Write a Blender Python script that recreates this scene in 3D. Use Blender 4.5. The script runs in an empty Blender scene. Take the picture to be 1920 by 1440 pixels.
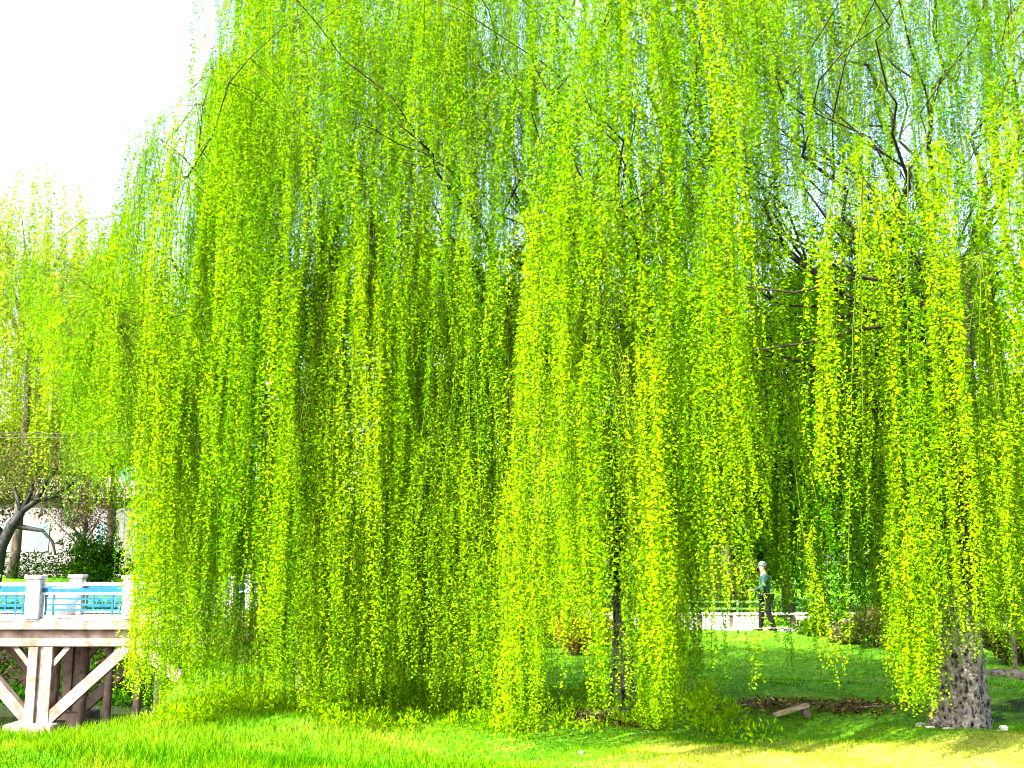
import bpy, bmesh, math, random
import numpy as np
from mathutils import Vector, Matrix

random.seed(7)
rng = np.random.default_rng(11)
S = bpy.context.scene
C = S.collection

# ------------------------------------------------------------------ camera
F_PX = 2059.0                    # focal length in pixels of the 1920 wide photograph
PITCH = math.atan((1065 - 720) / F_PX)
EYE = 1.6
cam_d = bpy.data.cameras.new('camera')
cam_d.sensor_width = 36.0
cam_d.lens = 36.0 * F_PX / 1920.0
cam_d.clip_start = 0.1
cam_d.clip_end = 2000
cam = bpy.data.objects.new('camera', cam_d)
C.objects.link(cam)
cam.location = (0, 0, EYE)
cam.rotation_euler = (math.radians(90) + PITCH, 0, 0)
S.camera = cam

# ------------------------------------------------------------------ world, sun, exposure
SUN_DIR = Vector((-0.62, -0.60, 0.80)).normalized()       # towards the sun
elev = math.asin(SUN_DIR.z)
azim = math.atan2(SUN_DIR.x, SUN_DIR.y)
w = bpy.data.worlds.new("World")
S.world = w
w.use_nodes = True
wn = w.node_tree
bg = wn.nodes['Background']
sky = wn.nodes.new('ShaderNodeTexSky')
sky.sky_type = 'NISHITA'
sky.sun_disc = False
sky.sun_elevation = elev
sky.sun_rotation = azim
sky.air_density = 1.0
sky.dust_density = 4.0
sky.ozone_density = 0.0
wn.links.new(sky.outputs[0], bg.inputs[0])
bg.inputs[1].default_value = 0.148
sd = bpy.data.lights.new('sun', 'SUN')
sd.energy = 5.0
sd.angle = math.radians(0.5)
sd.color = (1.0, 0.95, 0.85)
so = bpy.data.objects.new('sun', sd)
C.objects.link(so)
so.rotation_euler = SUN_DIR.to_track_quat('Z', 'Y').to_euler()
vs = S.view_settings
vs.view_transform = 'Standard'
vs.look = 'None'
vs.gamma = 1.0
vs.exposure = 3.02
vs.use_curve_mapping = False
S.cycles.max_bounces = 5
S.cycles.diffuse_bounces = 3
S.cycles.transmission_bounces = 3
S.cycles.filter_width = 1.0

# ------------------------------------------------------------------ helpers
cp, sp_ = math.cos(PITCH), math.sin(PITCH)
def at(px, py, Y):
    """world point at distance Y (world y) seen at a pixel of the 1920x1440 photo"""
    u = (px - 960) / F_PX
    v = (720 - py) / F_PX
    dy = cp - v * sp_
    dz = sp_ + v * cp
    t = Y / dy
    return Vector((u * t, Y, EYE + dz * t))
def proj(P):
    P = np.asarray(P, float)
    x, y, z = P[..., 0], P[..., 1], P[..., 2] - EYE
    d = y * cp + z * sp_
    v = z * cp - y * sp_
    return 960 + F_PX * x / d, 720 - F_PX * v / d

def tag(o, label=None, cat=None, group=None, kind=None):
    if label: o['label'] = label
    if cat: o['category'] = cat
    if group: o['group'] = group
    if kind: o['kind'] = kind
    return o
def empty(name, loc=(0, 0, 0), label=None, cat=None, group=None):
    o = bpy.data.objects.new(name, None)
    o.empty_display_size = 0.2
    C.objects.link(o)
    o.location = loc
    return tag(o, label, cat, group)
def link_mesh(name, me, mats, parent=None, smooth=False):
    o = bpy.data.objects.new(name, me)
    C.objects.link(o)
    for m in (mats if isinstance(mats, (list, tuple)) else [mats]):
        if m.name not in [k.name for k in me.materials if k]:
            me.materials.append(m)
    if smooth and len(me.polygons):
        me.polygons.foreach_set('use_smooth', [True] * len(me.polygons))
    if parent is not None:
        o.parent = parent
        o.matrix_parent_inverse = Matrix.Translation(-Vector(parent.location))
    return o
def np_mesh(name, V, loops, starts, totals, attr=None, matidx=None):
    me = bpy.data.meshes.new(name)
    V = np.ascontiguousarray(V, dtype=np.float32)
    me.vertices.add(len(V)); me.vertices.foreach_set('co', V.ravel())
    me.loops.add(len(loops)); me.loops.foreach_set('vertex_index', np.asarray(loops, dtype=np.int32))
    me.polygons.add(len(starts))
    me.polygons.foreach_set('loop_start', np.asarray(starts, dtype=np.int32))
    me.polygons.foreach_set('loop_total', np.asarray(totals, dtype=np.int32))
    if matidx is not None:
        me.polygons.foreach_set('material_index', np.asarray(matidx, dtype=np.int32))
    if attr is not None:
        a = me.attributes.new('tint', 'FLOAT', 'FACE')
        a.data.foreach_set('value', np.asarray(attr, dtype=np.float32))
    me.update(calc_edges=True)
    return me

class MB:
    """collects boxes, bars and tubes in one bmesh"""
    def __init__(s): s.bm = bmesh.new()
    def box(s, a, b, bevel=0.0):
        a, b = Vector(a), Vector(b)
        c = (a + b) / 2; d = b - a
        r = bmesh.ops.create_cube(s.bm, size=1.0)
        for v in r['verts']:
            v.co = Vector((v.co.x * d.x + c.x, v.co.y * d.y + c.y, v.co.z * d.z + c.z))
        if bevel:
            es = set(e for v in r['verts'] for e in v.link_edges)
            bmesh.ops.bevel(s.bm, geom=list(es), offset=bevel, segments=1, affect='EDGES')
        return s
    def beam(s, p, q, w_, d_):
        """rectangular bar from p to q in an x-z plane: w_ across, d_ deep along y"""
        p, q = Vector(p), Vector(q)
        t = (q - p).normalized()
        n = Vector((-t.z, 0, t.x)) * (w_ / 2)
        if n.length < 1e-6: n = Vector((w_ / 2, 0, 0))
        y = Vector((0, d_ / 2, 0))
        vs_ = [s.bm.verts.new(P) for P in (p + n + y, p - n + y, p - n - y, p + n - y, q + n + y, q - n + y, q - n - y, q + n - y)]
        for f in ((0, 1, 2, 3), (7, 6, 5, 4), (0, 4, 5, 1), (1, 5, 6, 2), (2, 6, 7, 3), (3, 7, 4, 0)):
            s.bm.faces.new([vs_[i] for i in f])
        return s
    def tube(s, pts, rad, n=6, cap=True):
        pts = [Vector(p) for p in pts]
        rad = rad if hasattr(rad, '__len__') else [rad] * len(pts)
        rings = []
        for i, p in enumerate(pts):
            t = (pts[min(i + 1, len(pts) - 1)] - pts[max(i - 1, 0)]).normalized()
            a = t.orthogonal().normalized() if i == 0 else (a - t * a.dot(t)).normalized()
            b = t.cross(a)
            rings.append([s.bm.verts.new(p + (a * math.cos(2 * math.pi * k / n) + b * math.sin(2 * math.pi * k / n)) * rad[i]) for k in range(n)])
        for r0, r1 in zip(rings, rings[1:]):
            for k in range(n):
                s.bm.faces.new((r0[k], r0[(k + 1) % n], r1[(k + 1) % n], r1[k]))
        if cap:
            s.bm.faces.new(rings[0][::-1]); s.bm.faces.new(rings[-1])
        return s
    def build(s, name, mats, parent=None, smooth=False):
        bmesh.ops.recalc_face_normals(s.bm, faces=s.bm.faces)
        me = bpy.data.meshes.new(name)
        s.bm.to_mesh(me); s.bm.free()
        return link_mesh(name, me, mats, parent, smooth)

# ------------------------------------------------------------------ materials
def mat(name):
    m = bpy.data.materials.new(name); m.use_nodes = True
    nt = m.node_tree
    for n in list(nt.nodes): nt.nodes.remove(n)
    out = nt.nodes.new('ShaderNodeOutputMaterial')
    return m, nt, out
def ramp(nt, stops):
    r = nt.nodes.new('ShaderNodeValToRGB')
    e = r.color_ramp.elements
    while len(e) < len(stops): e.new(0.5)
    for el, (p, c) in zip(e, stops):
        el.position = p; el.color = (*c, 1)
    return r
def noise(nt, scale, detail=4, rough=0.6, coord='Object', stretch=None):
    tc = nt.nodes.new('ShaderNodeTexCoord')
    n = nt.nodes.new('ShaderNodeTexNoise')
    n.inputs['Scale'].default_value = scale
    n.inputs['Detail'].default_value = detail
    n.inputs['Roughness'].default_value = rough
    src = tc.outputs[coord]
    if stretch:
        mp = nt.nodes.new('ShaderNodeMapping'); mp.inputs['Scale'].default_value = stretch
        nt.links.new(src, mp.inputs[0]); src = mp.outputs[0]
    nt.links.new(src, n.inputs['Vector'])
    return n
def leaf_mat(name, stops, trans=0.35, tcol=(1.0, 1.0, 0.6)):
    m, nt, out = mat(name)
    at_ = nt.nodes.new('ShaderNodeAttribute'); at_.attribute_name = 'tint'
    r = ramp(nt, stops)
    nt.links.new(at_.outputs['Fac'], r.inputs[0])
    d = nt.nodes.new('ShaderNodeBsdfDiffuse'); t = nt.nodes.new('ShaderNodeBsdfTranslucent')
    mx = nt.nodes.new('ShaderNodeMixShader'); mx.inputs[0].default_value = trans
    nt.links.new(r.outputs[0], d.inputs[0])
    nt.links.new(r.outputs[0], t.inputs[0])
    nt.links.new(d.outputs[0], mx.inputs[1]); nt.links.new(t.outputs[0], mx.inputs[2])
    nt.links.new(mx.outputs[0], out.inputs[0])
    return m
def rough_mat(name, c1, c2, scale=8, bump=0.3, rough=0.8, stretch=None, detail=6, c3=None):
    m, nt, out = mat(name)
    b = nt.nodes.new('ShaderNodeBsdfPrincipled')
    n = noise(nt, scale, detail, 0.65, 'Object', stretch)
    st = [(0.35, c1), (0.62, c2)] if c3 is None else [(0.3, c1), (0.5, c2), (0.7, c3)]
    r = ramp(nt, st)
    nt.links.new(n.outputs[0], r.inputs[0]); nt.links.new(r.outputs[0], b.inputs['Base Color'])
    b.inputs['Roughness'].default_value = rough
    b.inputs['Specular IOR Level'].default_value = 0.12
    if bump:
        bu = nt.nodes.new('ShaderNodeBump'); bu.inputs['Strength'].default_value = bump; bu.inputs['Distance'].default_value = 0.03
        nt.links.new(n.outputs[0], bu.inputs['Height']); nt.links.new(bu.outputs[0], b.inputs['Normal'])
    nt.links.new(b.outputs[0], out.inputs[0])
    return m

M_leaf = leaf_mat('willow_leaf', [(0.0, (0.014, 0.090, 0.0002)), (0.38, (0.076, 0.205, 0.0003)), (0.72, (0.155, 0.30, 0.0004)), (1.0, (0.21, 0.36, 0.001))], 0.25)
M_leaf_far = leaf_mat('far_willow_leaf', [(0.0, (0.10, 0.20, 0.004)), (0.5, (0.19, 0.29, 0.006)), (1.0, (0.32, 0.38, 0.03))], 0.4)
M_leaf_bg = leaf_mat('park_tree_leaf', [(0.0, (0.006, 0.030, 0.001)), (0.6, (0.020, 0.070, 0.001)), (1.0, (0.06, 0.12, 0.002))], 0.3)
M_leaf_olive = leaf_mat('cherry_leaf', [(0.0, (0.02, 0.045, 0.004)), (0.5, (0.065, 0.085, 0.010)), (0.8, (0.09, 0.07, 0.025)), (1.0, (0.17, 0.12, 0.09))], 0.3)
M_leaf_rust = leaf_mat('rusty_leaf', [(0.0, (0.10, 0.12, 0.01)), (0.5, (0.25, 0.13, 0.02)), (1.0, (0.38, 0.10, 0.02))], 0.3)
M_grass = leaf_mat('grass_blade', [(0.0, (0.006, 0.070, 0.0005)), (0.35, (0.034, 0.128, 0.0006)), (0.7, (0.10, 0.175, 0.001)), (1.0, (0.20, 0.235, 0.02))], 0.3)
M_twig = rough_mat('twig', (0.035, 0.05, 0.002), (0.07, 0.10, 0.004), 5, 0, 1.0)
M_bark = rough_mat('willow_bark', (0.035, 0.026, 0.018), (0.10, 0.08, 0.06), 9, 0.8, stretch=(1, 1, 0.35))
M_limb = rough_mat('limb_bark', (0.005, 0.0035, 0.0025), (0.022, 0.016, 0.011), 9, 0.4, stretch=(1, 1, 0.4))
def trunk_mat():
    m, nt, out = mat('rugged_trunk_bark')
    b = nt.nodes.new('ShaderNodeBsdfPrincipled'); b.inputs['Roughness'].default_value = 0.95; b.inputs['Specular IOR Level'].default_value = 0.1
    n = noise(nt, 15, 6, 0.7, 'Object', (1, 1, 0.55))
    v = nt.nodes.new('ShaderNodeTexVoronoi'); v.inputs['Scale'].default_value = 24
    tc = nt.nodes.new('ShaderNodeTexCoord'); mp = nt.nodes.new('ShaderNodeMapping'); mp.inputs['Scale'].default_value = (1, 1, 0.5)
    nt.links.new(tc.outputs['Object'], mp.inputs[0]); nt.links.new(mp.outputs[0], v.inputs['Vector'])
    mul = nt.nodes.new('ShaderNodeMath'); mul.operation = 'MULTIPLY_ADD'; mul.inputs[1].default_value = 0.5; 
    nt.links.new(v.outputs['Distance'], mul.inputs[0]); nt.links.new(n.outputs[0], mul.inputs[2])
    r = ramp(nt, [(0.48, (0.003, 0.0025, 0.002)), (0.60, (0.030, 0.024, 0.018)), (0.80, (0.175, 0.16, 0.14))])
    nt.links.new(mul.outputs[0], r.inputs[0])
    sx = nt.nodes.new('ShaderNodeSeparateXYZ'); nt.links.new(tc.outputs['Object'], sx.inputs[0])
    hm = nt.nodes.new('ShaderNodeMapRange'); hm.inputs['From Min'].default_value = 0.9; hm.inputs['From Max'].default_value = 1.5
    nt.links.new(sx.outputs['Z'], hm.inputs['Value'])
    dk = nt.nodes.new('ShaderNodeMixRGB'); dk.inputs[2].default_value = (0.006, 0.0045, 0.003, 1)       # bark colour turns darker higher up the trunk
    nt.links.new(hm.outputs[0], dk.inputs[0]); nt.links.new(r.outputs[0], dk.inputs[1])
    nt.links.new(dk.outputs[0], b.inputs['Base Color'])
    bu = nt.nodes.new('ShaderNodeBump'); bu.inputs['Strength'].default_value = 1.0; bu.inputs['Distance'].default_value = 0.05
    nt.links.new(mul.outputs[0], bu.inputs['Height']); nt.links.new(bu.outputs[0], b.inputs['Normal'])
    nt.links.new(b.outputs[0], out.inputs[0])
    return m
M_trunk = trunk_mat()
M_conc = rough_mat('bridge_concrete', (0.085, 0.058, 0.043), (0.215, 0.165, 0.14), 3.5, 0.2, detail=8)
M_white = rough_mat('white_railing_paint', (0.20, 0.19, 0.185), (0.42, 0.42, 0.43), 6, 0.05, 0.6)
M_blue = rough_mat('blue_railing_paint', (0.003, 0.045, 0.085), (0.008, 0.075, 0.125), 6, 0.0, 0.5)
M_wall = rough_mat('pale_stone', (0.30, 0.27, 0.24), (0.55, 0.52, 0.49), 5, 0.2)
M_plaster = rough_mat('house_plaster', (0.085, 0.078, 0.082), (0.12, 0.112, 0.118), 1.5, 0.05)
M_roof = rough_mat('roof_tile', (0.14, 0.11, 0.09), (0.22, 0.19, 0.16), 3, 0.2)
M_glass = rough_mat('dull_window', (0.06, 0.10, 0.11), (0.10, 0.17, 0.19), 2, 0, 0.15)
M_teal = rough_mat('teal_tank_paint', (0.04, 0.14, 0.15), (0.07, 0.18, 0.19), 4, 0, 0.5)
M_wood = rough_mat('weathered_wood', (0.13, 0.09, 0.05), (0.32, 0.25, 0.15), 10, 0.3, stretch=(1, 6, 6))
M_dark = rough_mat('black_cloth', (0.001, 0.001, 0.0015), (0.003, 0.003, 0.004), 10, 0, 0.9)
M_jack = rough_mat('teal_jacket', (0.004, 0.018, 0.018), (0.010, 0.034, 0.036), 10, 0, 0.85)
M_skin = rough_mat('skin', (0.14, 0.075, 0.05), (0.17, 0.09, 0.06), 10, 0, 0.6)
M_hair = rough_mat('grey_hair', (0.03, 0.04, 0.04), (0.07, 0.09, 0.09), 20, 0, 0.8)
M_green = rough_mat('green_rail_paint', (0.06, 0.20, 0.04), (0.10, 0.26, 0.05), 10, 0, 0.5)
M_cable = rough_mat('cable', (0.01, 0.01, 0.01), (0.02, 0.02, 0.02), 10, 0, 0.6)
M_rock = rough_mat('dark_stone', (0.03, 0.022, 0.018), (0.16, 0.12, 0.09), 6, 0.4)
M_sack = rough_mat('white_sack', (0.45, 0.46, 0.48), (0.65, 0.66, 0.68), 8, 0.2)
M_litter = leaf_mat('dead_leaf', [(0.0, (0.015, 0.012, 0.004)), (0.5, (0.07, 0.055, 0.014)), (1.0, (0.22, 0.19, 0.05))], 0.1)

# ------------------------------------------------------------------ terrain
def sstep(a, b, x):
    t = np.clip((x - a) / (b - a), 0, 1)
    return t * t * (3 - 2 * t)
def chan(x, y):
    """distance inside the sunken channel (positive inside)"""
    xe = -3.3 - (y - 12.0) * 0.22 + 0.25 * np.sin(y * 0.9)
    near = y - (11.55 + 0.10 * np.sin(x * 1.3))
    return np.minimum(np.minimum(near, xe - x), 37.0 - y)
def ground_h(x, y):
    x = np.asarray(x, float); y = np.asarray(y, float)
    d = chan(x, y)
    h = -2.5 * sstep(0.0, 2.4, d)
    lump = 0.035 * np.sin(x * 1.7 + 0.6 * y) + 0.03 * np.sin(y * 2.3 - x * 0.8) + 0.02 * np.sin(x * 4.1 + y * 3.7)
    h = h + lump * sstep(5, 8, y)
    far = sstep(38, 50, y) * 1.15 * sstep(-2, -9, x)
    h = h + far
    mound = 0.16 * np.exp(-(((x + 1.9) / 1.7) ** 2 + ((y - 11.9) / 1.2) ** 2))
    return h + mound
xs = np.unique(np.concatenate([np.linspace(-500, -40, 18), np.linspace(-40, -14, 30), np.linspace(-14, 9, 170), np.linspace(9, 40, 30), np.linspace(40, 500, 18)]))
ys = np.unique(np.concatenate([np.linspace(-60, 5, 14), np.linspace(5, 20, 140), np.linspace(20, 52, 120), np.linspace(52, 120, 20), np.linspace(120, 900, 16)]))
GX, GY = np.meshgrid(xs, ys)
V = np.stack([GX, GY, ground_h(GX, GY)], -1).reshape(-1, 3)
nx, ny = len(xs), len(ys)
i = (np.arange(ny - 1)[:, None] * nx + np.arange(nx - 1)[None, :]).ravel()
Q = np.stack([i, i + 1, i + nx + 1, i + nx], -1)
me = np_mesh('ground', V, Q.ravel(), np.arange(len(Q)) * 4, np.full(len(Q), 4))
def ground_mat():
    m, nt, out = mat('lawn_and_soil')
    L = nt.links
    b = nt.nodes.new('ShaderNodeBsdfPrincipled'); b.inputs['Roughness'].default_value = 1.0
    b.inputs['Specular IOR Level'].default_value = 0.1
    n1 = noise(nt, 14, 6, 0.7)
    r1 = ramp(nt, [(0.32, (0.012, 0.075, 0.001)), (0.5, (0.04, 0.14, 0.001)), (0.68, (0.12, 0.20, 0.004))])
    L.new(n1.outputs[0], r1.inputs[0])
    # dry yellow grass in large patches, most of it to the right near the camera
    n2 = noise(nt, 0.9, 5, 0.6)
    geo = nt.nodes.new('ShaderNodeNewGeometry'); sx = nt.nodes.new('ShaderNodeSeparateXYZ')
    L.new(geo.outputs['Position'], sx.inputs[0])
    mr = nt.nodes.new('ShaderNodeMapRange'); mr.inputs['From Min'].default_value = 11.3; mr.inputs['From Max'].default_value = 10.3
    L.new(sx.outputs['Y'], mr.inputs['Value'])
    mr2 = nt.nodes.new('ShaderNodeMapRange'); mr2.inputs['From Min'].default_value = 0.4; mr2.inputs['From Max'].default_value = 2.0
    L.new(sx.outputs['X'], mr2.inputs['Value'])
    mu = nt.nodes.new('ShaderNodeMath'); mu.operation = 'MULTIPLY'
    L.new(mr.outputs[0], mu.inputs[0]); L.new(mr2.outputs[0], mu.inputs[1])
    ad = nt.nodes.new('ShaderNodeMath'); ad.operation = 'MULTIPLY_ADD'; ad.inputs[1].default_value = 0.35
    L.new(mu.outputs[0], ad.inputs[0]); L.new(n2.outputs[0], ad.inputs[2])
    r2 = ramp(nt, [(0.58, (0, 0, 0)), (0.78, (1, 1, 1))])
    L.new(ad.outputs[0], r2.inputs[0])
    dry = ramp(nt, [(0.3, (0.10, 0.12, 0.01)), (0.7, (0.27, 0.28, 0.05))]); L.new(n1.outputs[0], dry.inputs[0])
    mx = nt.nodes.new('ShaderNodeMixRGB'); L.new(r2.outputs[0], mx.inputs[0]); L.new(r1.outputs[0], mx.inputs[1]); L.new(dry.outputs[0], mx.inputs[2])
    # bare brown earth: an old worn strip across the lawn under the trees and the channel banks
    n3 = noise(nt, 2.2, 6, 0.7)
    soil = ramp(nt, [(0.3, (0.002, 0.0015, 0.001)), (0.7, (0.022, 0.012, 0.008))]); L.new(noise(nt, 20, 5, 0.7).outputs[0], soil.inputs[0])
    mz = nt.nodes.new('ShaderNodeMapRange'); mz.inputs['From Min'].default_value = -0.25; mz.inputs['From Max'].default_value = -0.9
    L.new(sx.outputs['Z'], mz.inputs['Value'])
    strip = nt.nodes.new('ShaderNodeMath'); strip.operation = 'SUBTRACT'; strip.inputs[1].default_value = 13.25; L.new(sx.outputs['Y'], strip.inputs[0])
    ab = nt.nodes.new('ShaderNodeMath'); ab.operation = 'ABSOLUTE'; L.new(strip.outputs[0], ab.inputs[0])
    ms = nt.nodes.new('ShaderNodeMapRange'); ms.inputs['From Min'].default_value = 0.9; ms.inputs['From Max'].default_value = 0.2
    L.new(ab.outputs[0], ms.inputs['Value'])
    mq = nt.nodes.new('ShaderNodeMath'); mq.operation = 'MULTIPLY_ADD'; mq.inputs[1].default_value = 0.22; L.new(ms.outputs[0], mq.inputs[0]); L.new(n3.outputs[0], mq.inputs[2])
    r3 = ramp(nt, [(0.60, (0, 0, 0)), (0.70, (1, 1, 1))]); L.new(mq.outputs[0], r3.inputs[0])
    mm = nt.nodes.new('ShaderNodeMath'); mm.operation = 'MAXIMUM'; L.new(r3.outputs[0], mm.inputs[0]); L.new(mz.outputs[0], mm.inputs[1])
    mx2 = nt.nodes.new('ShaderNodeMixRGB'); L.new(mm.outputs[0], mx2.inputs[0]); L.new(mx.outputs[0], mx2.inputs[1]); L.new(soil.outputs[0], mx2.inputs[2])
    L.new(mx2.outputs[0], b.inputs['Base Color'])
    bu = nt.nodes.new('ShaderNodeBump'); bu.inputs['Strength'].default_value = 0.6; bu.inputs['Distance'].default_value = 0.05
    L.new(n1.outputs[0], bu.inputs['Height']); L.new(bu.outputs[0], b.inputs['Normal'])
    L.new(b.outputs[0], out.inputs[0])
    return m
g = link_mesh('ground', me, ground_mat(), None, True); tag(g, kind='structure')

# water lying in the bottom of the channel
def water_mat():
    m, nt, out = mat('channel_water')
    b = nt.nodes.new('ShaderNodeBsdfPrincipled'); b.inputs['Base Color'].default_value = (0.02, 0.022, 0.012, 1); b.inputs['Roughness'].default_value = 0.12
    n = noise(nt, 6, 3, 0.5); bu = nt.nodes.new('ShaderNodeBump'); bu.inputs['Strength'].default_value = 0.2; bu.inputs['Distance'].default_value = 0.05
    nt.links.new(n.outputs[0], bu.inputs['Height']); nt.links.new(bu.outputs[0], b.inputs['Normal']); nt.links.new(b.outputs[0], out.inputs[0])
    return m
mb = MB(); mb.box((-60, 12.0, -2.44), (-4, 37, -2.36)); wo = mb.build('water', water_mat()); tag(wo, kind='structure')
# pale footpath crossing the bottom left corner of the view
pv, pf = [], []
for k in range(41):
    x = -9 + k * 0.35
    y1 = 9.42 - 0.30 * (x + 4.4) - 0.06 * math.sin(x * 5)
    for y in (y1, y1 - 0.9, y1 - 2.2):
        pv.append((x, y, float(ground_h(x, y)) + 0.012))
for k in range(40):
    for j in range(2):
        a = k * 3 + j; pf.append((a, a + 1, a + 4, a + 3))
me = bpy.data.meshes.new('footpath'); me.from_pydata(pv, [], pf); me.update()
fp = link_mesh('footpath', me, rough_mat('path_dust', (0.20, 0.15, 0.09), (0.40, 0.33, 0.22), 9, 0.3)); tag(fp, kind='structure')

# ------------------------------------------------------------------ leaves and strands (numpy)
def leaves_np(base, d, length, width, tint):
    """leaf-sized folded rhombs: base points, unit directions"""
    n = len(base)
    r = rng.normal(size=(n, 3)); s = np.cross(d, r); s /= np.linalg.norm(s, axis=1)[:, None] + 1e-9
    nrm = np.cross(d, s)
    L = length[:, None]; W = width[:, None]
    mid = base + d * L * 0.45
    V = np.stack([base, mid + s * W * 0.5 + nrm * W * 0.15, base + d * L - nrm * W * 0.2, mid - s * W * 0.5 + nrm * W * 0.15], 1).reshape(-1, 3)
    return V
def tris_from(V4):
    """the same leaves as narrow triangles of equal area"""
    b = V4[:, 0] * 0.75 + V4[:, 1] * 0.125 + V4[:, 3] * 0.125; s_ = (V4[:, 1] - V4[:, 3]) * 0.5
    return np.stack([V4[:, 0] * .5 + V4[:, 1] * .5 - s_ * .25 + s_ * .5, V4[:, 2], V4[:, 0] * .5 + V4[:, 3] * .5 + s_ * .25 - s_ * .5], 1)
def quads(n, off=0):
    return np.arange(n * 4) + off

NSEG = 9
def strand_paths(P0, u, arch, ztip, lean):
    """P0 (n,3) tops; u (n,2) outward unit; arch (n) metres; returns (n,NSEG+1,3)"""
    n = len(P0)
    s = np.linspace(0, 1, NSEG + 1)[None, :]
    L = (P0[:, 2] - ztip)[:, None]
    out = arch[:, None] * (1 - np.exp(-s * 5.0))
    ph = rng.uniform(0, 6.28, (n, 2)); amp = rng.uniform(0.01, 0.06, (n, 2))
    x = P0[:, 0:1] + u[:, 0:1] * out + amp[:, 0:1] * np.sin(s * 5 + ph[:, 0:1]) + lean[:, 0:1] * s ** 1.5 * L
    y = P0[:, 1:2] + u[:, 1:2] * out + amp[:, 1:2] * np.sin(s * 5 + ph[:, 1:2]) + lean[:, 1:2] * s ** 1.5 * L
    rise = 0.22 * arch[:, None] * np.sin(np.clip(s * 9, 0, np.pi))
    z = P0[:, 2:3] + rise - L * s
    return np.stack([x, y, z], -1)
def strand_leaves(paths, spacing, llen, lwid, tintbase):
    """returns V (m*4,3), tint (m), sid (m) strand index per leaf"""
    n = len(paths)
    seg = np.diff(paths, axis=1); sl = np.linalg.norm(seg, axis=2); tot = sl.sum(1)
    cnt = np.maximum((tot / spacing).astype(int), 4)
    sid = np.repeat(np.arange(n), cnt)
    first = np.cumsum(cnt) - cnt
    k = np.arange(len(sid)) - first[sid]
    t = (k + rng.uniform(0, 1, len(sid))) / cnt[sid]
    f = t * NSEG; a = np.minimum(f.astype(int), NSEG - 1); fr = (f - a)[:, None]
    base = paths[sid, a] * (1 - fr) + paths[sid, a + 1] * fr
    az = rng.uniform(0, 2 * np.pi, len(sid)); dn = rng.uniform(-1.15, 0.25, len(sid))
    d = np.stack([np.cos(az), np.sin(az), dn], -1); d /= np.linalg.norm(d, axis=1)[:, None]
    taper = 1 - 0.45 * t ** 3
    base = base + d * rng.uniform(0, 0.012, (len(sid), 1))
    L = llen * rng.uniform(0.6, 1.3, len(sid)) * taper
    W = lwid * rng.uniform(0.7, 1.3, len(sid))
    V = leaves_np(base, d, L, W, None)
    tint = np.clip(tintbase[sid] + rng.normal(0, 0.11, len(sid)), 0, 1)
    return V, tint, sid
def stem_tubes(paths, r0, r1, nside=3):
    n, m, _ = paths.shape
    rad = np.linspace(r0, r1, m)[None, :, None]
    ang = np.arange(nside) * 2 * np.pi / nside
    off = np.stack([np.cos(ang), np.sin(ang), np.zeros(nside)], -1)
    V = paths[:, :, None, :] + off[None, None] * rad[..., None]
    V = V.reshape(-1, 3)
    a = np.arange(n)[:, None, None] * m * nside + np.arange(m - 1)[None, :, None] * nside
    k = np.arange(nside)[None, None, :]; k2 = (k + 1) % nside
    Qd = np.stack([a + k, a + k2, a + nside + k2, a + nside + k], -1).reshape(n, -1)
    return V, Qd                     # Qd: n rows of quads (flattened)

def assemble(name, paths, LV, LT, LS, sel, mats, parent, r0=0.003, r1=0.0012):
    """one mesh out of the strands in sel (boolean)"""
    P = paths[sel][:, ::3]
    SV, SQ = stem_tubes(P, r0, r1)
    lm = sel[LS]
    lv = tris_from(LV.reshape(-1, 4, 3)[lm]).reshape(-1, 3)
    nl = int(lm.sum()); ns = SQ.size // 4
    V = np.concatenate([SV, lv])
    loops = np.concatenate([SQ.ravel(), np.arange(nl * 3) + len(SV)])
    nf = ns + nl
    me = np_mesh(name, V, loops, np.concatenate([np.arange(ns) * 4, ns * 4 + np.arange(nl) * 3]), np.concatenate([np.full(ns, 4), np.full(nl, 3)]),
                 np.concatenate([np.zeros(ns), LT[lm]]), np.concatenate([np.ones(ns), np.zeros(nl)]))
    return link_mesh(name, me, mats, parent)

# ------------------------------------------------------------------ willows
def rough_trunk(name, pts, rad, matl, parent, nside=36, amp=0.10, seg=60, flare=0.25):
    """a thick furrowed trunk as one mesh, resampled along pts"""
    P = np.array([list(p) for p in pts], float); R = np.array(rad, float)
    tt = np.linspace(0, len(P) - 1, seg)
    c = np.stack([np.interp(tt, np.arange(len(P)), P[:, k]) for k in range(3)], -1)
    r = np.interp(tt, np.arange(len(P)), R)
    th = np.linspace(0, 2 * np.pi, nside, endpoint=False)
    z = c[:, 2][:, None]
    ridg = (np.abs(np.sin(th * 4.5 + 1.2 * np.sin(z * 2.1))) * 0.5 + np.abs(np.sin(th * 8 + z * 3 + 2 * np.sin(z * 5))) * 0.35 + 0.3 * np.sin(th * 3 + z))
    ridg = ridg + rng.normal(0, 0.25, (seg, nside))
    fl = 1 + flare * np.exp(-(z - P[0, 2]) / 0.28) * (1 + 0.35 * np.sin(th * 5 + 1))
    rr = r[:, None] * (1 + amp * (ridg - 0.5)) * fl
    Vv = np.stack([c[:, 0:1] + rr * np.cos(th), c[:, 1:2] + rr * np.sin(th), np.repeat(z, nside, 1)], -1).reshape(-1, 3)
    a = np.arange(seg - 1)[:, None] * nside; k = np.arange(nside)[None]; k2 = (k + 1) % nside
    Qd = np.stack([a + k, a + k2, a + nside + k2, a + nside + k], -1).reshape(-1)
    n = Qd.size // 4
    me = np_mesh(name, Vv, Qd, np.arange(n) * 4, np.full(n, 4))
    return link_mesh(name, me, matl, parent, True)
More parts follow.
